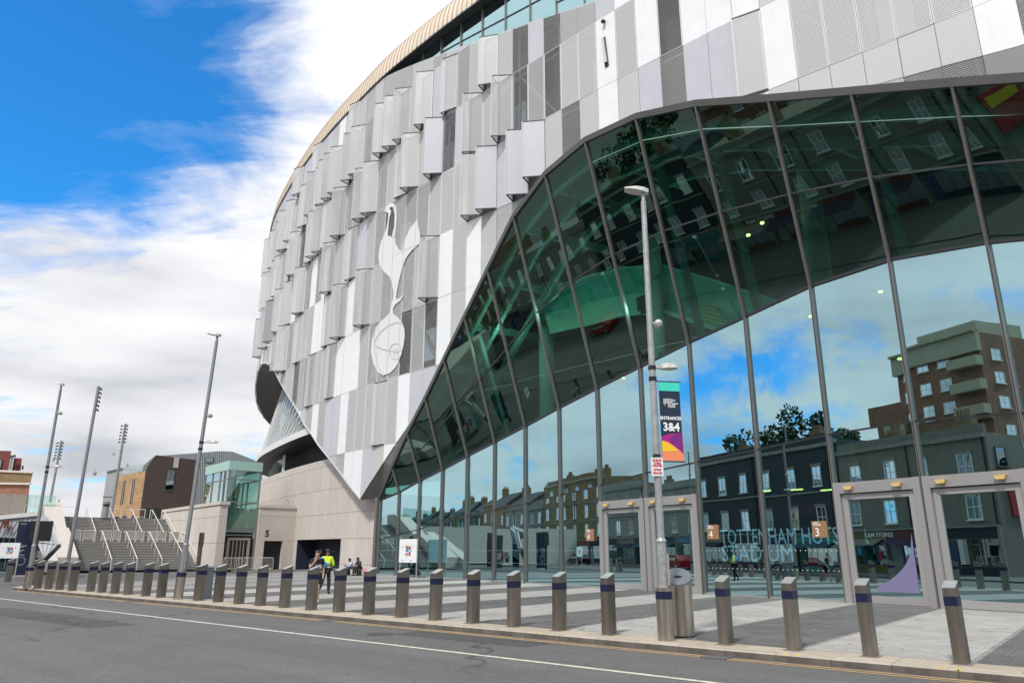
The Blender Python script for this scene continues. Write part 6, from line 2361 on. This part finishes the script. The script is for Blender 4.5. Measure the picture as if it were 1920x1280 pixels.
def terrace(k0, k1, h, wallm, label, storeys=3, nwin=3, roof='pitch', shop=None, cat='building', depth=9, q=OPP, frame=winw, grp='buildings across the road, mirrored in the glass'):
    r = thing('terraced_house' if roof == 'pitch' else 'street_building', st((k0+k1)/2, q, 0), label, cat, grp)
    b = MB()
    b.prism([st(k0, q, -.05), st(k1, q, -.05), st(k1, q+depth, -.05), st(k0, q+depth, -.05)], (0, 0, h+.05))
    b.build('wall', wallm, r)
    nr = -KN
    fh = 3.6
    if storeys > 1:
        sh2 = (h-fh-.6)/(storeys-1)
        for s_ in range(storeys-1):
            for n_ in range(nwin):
                w = 1.25
                ex = MB()
                ex.bar(st(k0+(k1-k0)*(n_+.5)/nwin+w/2+.12, q-.06, fh+.62+sh2*s_+min(2.0, sh2-.75)), st(k0+(k1-k0)*(n_+.5)/nwin-w/2-.12, q-.06, fh+.62+sh2*s_+min(2.0, sh2-.75)), .22, .16, up=KN)
                ex.build('lintel', MATS.get('dimmed_trim_stone', stone2), r)
                kk = k0+(k1-k0)*(n_+.5)/nwin+w/2
                window(r, st(kk, q-.03, fh+.5+sh2*s_), -KD, w, min(2.0, sh2-.75), frame, nr, True, True)
    units = max(1, int(round((k1-k0)/5.2)))
    rgu = random.Random(int(k0*7)+3)
    for u in range(units):
        ka, kb = k0+(k1-k0)*u/units, k0+(k1-k0)*(u+1)/units
        fm_ = (shop or dark) if u == 0 else rgu.choice(SHOPF)
        b = MB()
        b.bar(st(ka+.22, q-.12, fh-.45), st(kb-.22, q-.12, fh-.45), .72, .25, up=KN)
        b.build('shop_fascia', fm_, r)
        b = MB()
        b.bar(st(ka+.12, q-.10, .0), st(ka+.12, q-.10, fh-.1), .22, .30, up=KN)
        b.bar(st(ka+.05, q-.16, fh-.02), st(kb-.05, q-.16, fh-.02), .14, .42, up=KN)
        b.build('pilaster', MATS.get('dimmed_trim_stone', stone2), r)
        b = MB()
        b.bar(st(ka+.35, q-.05, .3), st(kb-1.5, q-.05, .3), .6, .10, up=KN)
        b.build('stall_riser', fm_, r)
        kd_ = kb-1.45
        n_p = 3
        for p_ in range(n_p):
            a_, c_ = ka+.35+(kd_-ka-.35)*p_/n_p, ka+.35+(kd_-ka-.35)*(p_+1)/n_p
            b = MB()
            b.bar(st(a_+.04, q-.04, 1.65), st(c_-.04, q-.04, 1.65), 2.0, .06, up=KN)
            b.build('shop_pane', winm, r)
        b = MB()
        b.bar(st(kd_+.1, q-.03, 1.25), st(kb-.3, q-.03, 1.25), 2.45, .08, up=KN)
        b.build('door', rgu.choice((paint_d, mat('door_green', (.03, .12, .07), .5), mat('door_blue', (.03, .06, .16), .5), mat('shutter_grey', (.28, .29, .30), .6))), r)
        if rgu.random() < .45:
            b = MB()
            b.prism([st(ka+.3, q-.2, fh-.8), st(kb-.3, q-.2, fh-.8), st(kb-.3, q-1.5, fh-1.35), st(ka+.3, q-1.5, fh-1.35)], (0, 0, .05))
            b.build('awning', rgu.choice(SHOPF), r)
    for s_ in range(1, storeys):
        zc_ = fh+(h-fh-.6)/max(1, storeys-1)*s_-.05
        if s_ < storeys-1:
            MB().bar(st(k0, q-.05, zc_), st(k1, q-.05, zc_), .16, .14, up=KN).build('string_course', MATS.get('dimmed_trim_stone', stone2), r)
    for kk_ in (k0+.25, (k0+k1)/2):
        MB().cyl(st(kk_, q-.10, fh), st(kk_, q-.10, h-.3), .06, .06, 6).build('downpipe', black, r)
    if roof != 'pitch':
        nch = max(2, int((k1-k0)/8))
        for n_ in range(nch):
            kc = k0+(k1-k0)*(n_+.5)/nch
            b = MB()
            b.box(st(kc, q+3.5, h+.9), (1.5, .8, 1.9), KA)
            for p_ in range(4):
                c = st(kc-.5+.33*p_, q+3.5, h+1.85)
                b.cyl(c, c+Z3*.55, .13, .11, 8)
            b.build('chimney', bk_yd, r)
    MB().bar(st(k0, q-.1, h-.15), st(k1, q-.1, h-.15), .35, .3, up=KN).build('cornice', MATS.get('dimmed_trim_stone', stone2), r)
    if roof == 'pitch':
        b = MB()
        b.add([st(k0, q-.2, h), st(k1, q-.2, h), st(k1, q+depth/2, h+3.0), st(k0, q+depth/2, h+3.0), st(k0, q+depth, h), st(k1, q+depth, h)], [(0, 1, 2, 3), (3, 2, 5, 4), (0, 3, 4), (1, 5, 2)])
        b.build('roof', mat('slate_roof', (.07, .065, .065), .7, 0, .25, 3), r)
        b = MB()
        b.box(st(k1-.5, q+depth/2, h+3.3), (1.0, 1.4, 2.2), KA)
        for n_ in range(3):
            c = st(k1-.5, q+depth/2-.4+.4*n_, h+4.4)
            b.cyl(c, c+Z3*.5, .13, .11, 8)
        b.build('chimney', bk_yd, r)
    else:
        MB().bar(st(k0, q+.15, h+.35), st(k1, q+.15, h+.35), .7, .3, up=KN).build('parapet', wallm, r)
    return r


trimm = mat('dimmed_trim_stone', (.27, .25, .225), .85, 0, .2, 3)  # pale trim darkened in colour to dim the street's reflection
paint_d = mat('dark_paint', (.022, .03, .042), .7, 0, .1, 1)
paint_c = mat('cream_render', (.21, .195, .165), .85, 0, .1, 1, streak=.12)
paint_w = mat('white_render', (.28, .28, .27), .85, 0, .08, 1, streak=.1)
paint_g = mat('grey_render', (.20, .205, .21), .85, 0, .08, 1)
c1 = terrace(27, 43, 10.8, paint_c, 'cream corner building with billboard across the road, mirrored in the right-hand glass', 3, 4, 'flat', navyw, q=OPP)
b = MB()
bbd = [(0, 0), (0, 0)]
b.bar(st(26.9, OPP+1.2, 6.0), st(26.9, OPP+6.2, 6.0), 3.4, .15, up=KD)
b.build('billboard', mat('billboard_red', (.35, .03, .04), .5), c1)
b = MB()
b.bar(st(26.8, OPP+1.6, 6.9), st(26.8, OPP+5.6, 6.7), .9, .04, up=KD)
b.build('billboard_stripe', mat('billboard_yellow', (.6, .5, .03), .5), c1)
for n_ in range(2):
    window(c1, st(26.96, OPP+2.0+n_*3.2, 3.9 if n_ else 8.2), -KN, 1.2, 1.6, winf, -KD, True)
b = MB()
b.bar(st(34, OPP-.3, 3.2), st(43, OPP-.3, 3.2), .5, .05, up=KN)
text('shop_name', 'K&M STORES', .55, wtxt, st(40, OPP-.27, 2.98), -KD, Z3, c1, 'LEFT', .01)
terrace(43, 66, 12.2, paint_d, 'dark painted terrace with white sash windows across the road, mirrored in the glass', 3, 6, 'flat', mat('shop_teal', (.05, .22, .22), .5))
terrace(66, 93, 10.6, paint_w, 'long white rendered terrace across the road, mirrored behind the middle doors', 3, 7, 'flat', mat('shop_blue', (.10, .22, .38), .5))
terrace(93, 116, 13.4, bk_yd, 'tall brown brick flat-roofed building across the road, mirrored in the glass', 4, 5, 'flat', navyw)
kk = 116
cols = [(paint_g, 'grey'), (paint_w, 'white'), (bk_y, 'yellow brick'), (bk_yd, 'dark stock brick'), (paint_w, 'pale'), (bk_y, 'buff brick'), (bk_y, 'yellow brick'), (paint_g, 'grey rendered'), (bk_yd, 'brown brick'), (bk_y, 'stock brick')]
shops = [mat('shop_%d' % i, c, .5) for i, c in enumerate(((.03, .10, .30), (.30, .05, .03), (.03, .03, .03), (.05, .25, .12)))]
for i, (m_, nm) in enumerate(cols):
    wd = 11+(i*5) % 4
    terrace(kk, kk+wd, 9.8+(i*7) % 3*.8, m_, '%s slate-roofed terraced house, %s along from the brown flat-roofed building' % (nm, ORDN[i]), 3, 3, 'pitch', shops[i % 4], 'house')
    kk += wd
# low building opposite the right end and one behind the camera
terrace(-40, 8, 8.5, bk_r, 'low red brick parade across the road behind the viewer', 2, 8, 'flat', navyw)
# tower block of flats
tw = thing('tower_block', st(52, 40, 0), 'brick block of flats with pale balconies, mirrored above the terrace in the right-hand glass', 'building')
TB = [(59, 33), (46.5, 33), (46.5, 47), (59, 47)]
b = MB()
b.prism([st(k, q, 0) for k, q in TB][::-1], (0, 0, 27))
b.prism([st(k, q, 0) for k, q in [(66, 34.5), (59.02, 34.5), (59.02, 46), (66, 46)]][::-1], (0, 0, 21.6))
b.build('wall', brickmat('flats_brick', (.27, .12, .07), (.21, .09, .055), (.22, .17, .13)), tw)
balc = mat('balcony_cream', (.36, .34, .25), .7)
for f in range(8):
    z = 3+f*2.9
    b = MB()
    b.bar(st(46.2, 32.4, z+.1), st(50.2, 32.4, z+.1), 1.15, 1.2, up=KN)
    b.build('balcony', balc, tw)
    if f < 6:
        b = MB()
        b.bar(st(60.5, 34.0, z+.1), st(64, 34.0, z+.1), 1.15, 1.0, up=KN)
        b.build('balcony', balc, tw)
    for n_ in range(3):
        window(tw, st(58-n_*2.9, 32.97, z+.4), -KD, 1.6, 1.4, winw, -KN, True, True)
    for n_ in range(3):
        window(tw, st(46.47, 35+n_*4, z+.4), KN, 1.6, 1.4, winw, -KD, True, True)
b = MB()
b.bar(st(46.2, 32.8, 25.9), st(59.3, 32.8, 25.9), 2.6, .7, up=KN)
b.bar(st(46.2, 32.6, 27.1), st(59.3, 32.6, 27.1), .3, 1.2, up=KN)
b.build('top_storey', balc, tw)
b = MB()
b.prism([st(48.5, 36, 27), st(57, 36, 27), st(57, 42, 27), st(48.5, 42, 27)], (0, 0, 2.4))
b.build('plant_room', balc, tw)
# street tree behind the terraces


def tree(base, h, r, label, seed):
    rg = random.Random(seed)
    t = thing('street_tree', base, label, 'tree', 'trees across the road')
    B = Vector(base)
    b = MB()
    b.cyl(B, B+Z3*h*.35, .45, .32, 10)
    cl = []
    for n_ in range(7):
        a = n_*.9
        d = Vector((math.cos(a)*r*.55, math.sin(a)*r*.55, h*(.55+.3*rg.random())))
        b.cyl(B+Z3*h*.33, B+d, .22, .06, 7)
        cl.append(B+d)
    b.build('trunk', mat('bark', (.06, .045, .035), .9), t)
    b = MB()
    for n_ in range(34):
        v = Vector((rg.gauss(0, 1), rg.gauss(0, 1), rg.gauss(0, .8)))
        v = v.normalized()*rg.uniform(.35, 1)
        c = B+Z3*h*.66+Vector((v.x*r, v.y*r, v.z*h*.34))
        rr = rg.uniform(.9, 1.9)
        for k in range(150):
            u = Vector((rg.gauss(0, 1), rg.gauss(0, 1), rg.gauss(0, 1))).normalized()*rr*rg.uniform(.55, 1.05)
            p = c+u
            e = Vector((rg.gauss(0, 1), rg.gauss(0, 1), rg.gauss(0, 1))).normalized()
            f = e.orthogonal().normalized()
            s_ = rg.uniform(.20, .40)
            b.add([p-e*s_, p+f*s_*.6, p+e*s_, p-f*s_*.6], [(0, 1, 2, 3)])
    b.build('crown', mat('leaves', (.035, .07, .02), .6, 0, .4, 3), t)


tree(st(60, 15, 0), 20, 7.0, 'big leafy tree behind the dark terrace, mirrored left of the flats', 3)
tree(st(19, 12, 0), 11, 3.6, 'smaller leafy tree beside the cream corner building, mirrored at the right edge', 5)

# parked vehicles across the road, mirrored in the glass


def vehicle(k, q, L, prof, wid, paint, label, cat, glassz):
    r = thing(cat.replace(' ', '_'), st(k, q, -.115), label, cat, 'vehicles parked across the road')
    o = st(k, q, -.115)
    b = MB()
    b.prism([o+KD*x+Z3*z-KN*wid/2 for x, z in prof], KN*wid)
    b.build('body', paint, r)
    b = MB()
    x0_, x1_, z0_, z1_ = glassz
    for sgn in (-1, 1):
        b.prism([o+KD*x0_+Z3*z0_+KN*sgn*(wid/2+.004), o+KD*x1_+Z3*z0_+KN*sgn*(wid/2+.004), o+KD*(x1_-.12)+Z3*z1_+KN*sgn*(wid/2-.02), o+KD*(x0_+.12)+Z3*z1_+KN*sgn*(wid/2-.02)], KN*sgn*.012)
    b.build('side_window', winm, r)
    for x in (L*.31, -L*.31):
        for sgn in (-1, 1):
            c = o+KD*x+Z3*.33+KN*sgn*(wid/2-.10)
            w = MB()
            w.cyl(c-KN*.11, c+KN*.11, .33, .33, 16)
            wo_ = w.build('wheel', black, r)
            MB().cyl(c-KN*.118, c+KN*.118, .19, .19, 12).build('rim', capm, wo_)
    for x, m_ in ((L/2, mat('headlamp', (.8, .8, .75), .2)), (-L/2, mat('tail_lamp', (.45, .01, .01), .3))):
        for sgn in (-1, 1):
            c = o+KD*(x*.992)+Z3*.75+KN*sgn*(wid/2-.2)
            MB().box(c, (.08, .3, .16), KA).build('lamp', m_, r)


van = [(-2.4, .25), (2.4, .25), (2.45, .8), (2.2, 1.05), (1.55, 1.25), (.95, 1.95), (.7, 2.03), (-2.3, 2.03), (-2.42, 1.9)]
car = [(-2.1, .25), (2.1, .25), (2.15, .6), (2.0, .78), (1.05, .92), (.35, 1.40), (-.2, 1.47), (-1.2, 1.42), (-1.9, 1.0), (-2.12, .9)]
wp = mat('white_paint', (.78, .78, .78), .2)
vehicle(98, -3.8, 4.9, van, 1.95, wp, 'white van parked across the road before the brown flat-roofed building, mirrored in the glass', 'van', (.3, 1.5, 1.2, 1.8))
vehicle(106, -3.8, 4.9, van, 1.95, mat('silver_paint', (.45, .46, .47), .25, .5), 'silver van parked across the road behind the white van, mirrored in the glass', 'van', (.3, 1.5, 1.2, 1.8))
vehicle(84, -3.8, 4.3, car, 1.8, mat('black_paint', (.012, .012, .014), .15), 'black car parked across the road before the white terrace, mirrored in the glass', 'car', (-1.3, .8, .95, 1.33))
vehicle(58, -3.8, 4.3, car, 1.8, mat('red_paint', (.35, .015, .015), .2), 'red car parked across the road before the dark terrace, mirrored in the glass', 'car', (-1.3, .8, .95, 1.33))
vehicle(130, -3.8, 4.3, car, 1.8, mat('blue_paint', (.02, .05, .12), .2), 'blue car parked across the road before the terraced houses, mirrored in the glass', 'car', (-1.3, .8, .95, 1.33))
vehicle(137, -3.8, 4.9, van, 1.95, wp, 'white van parked across the road before the terraced houses, mirrored in the glass', 'van', (.3, 1.5, 1.2, 1.8))
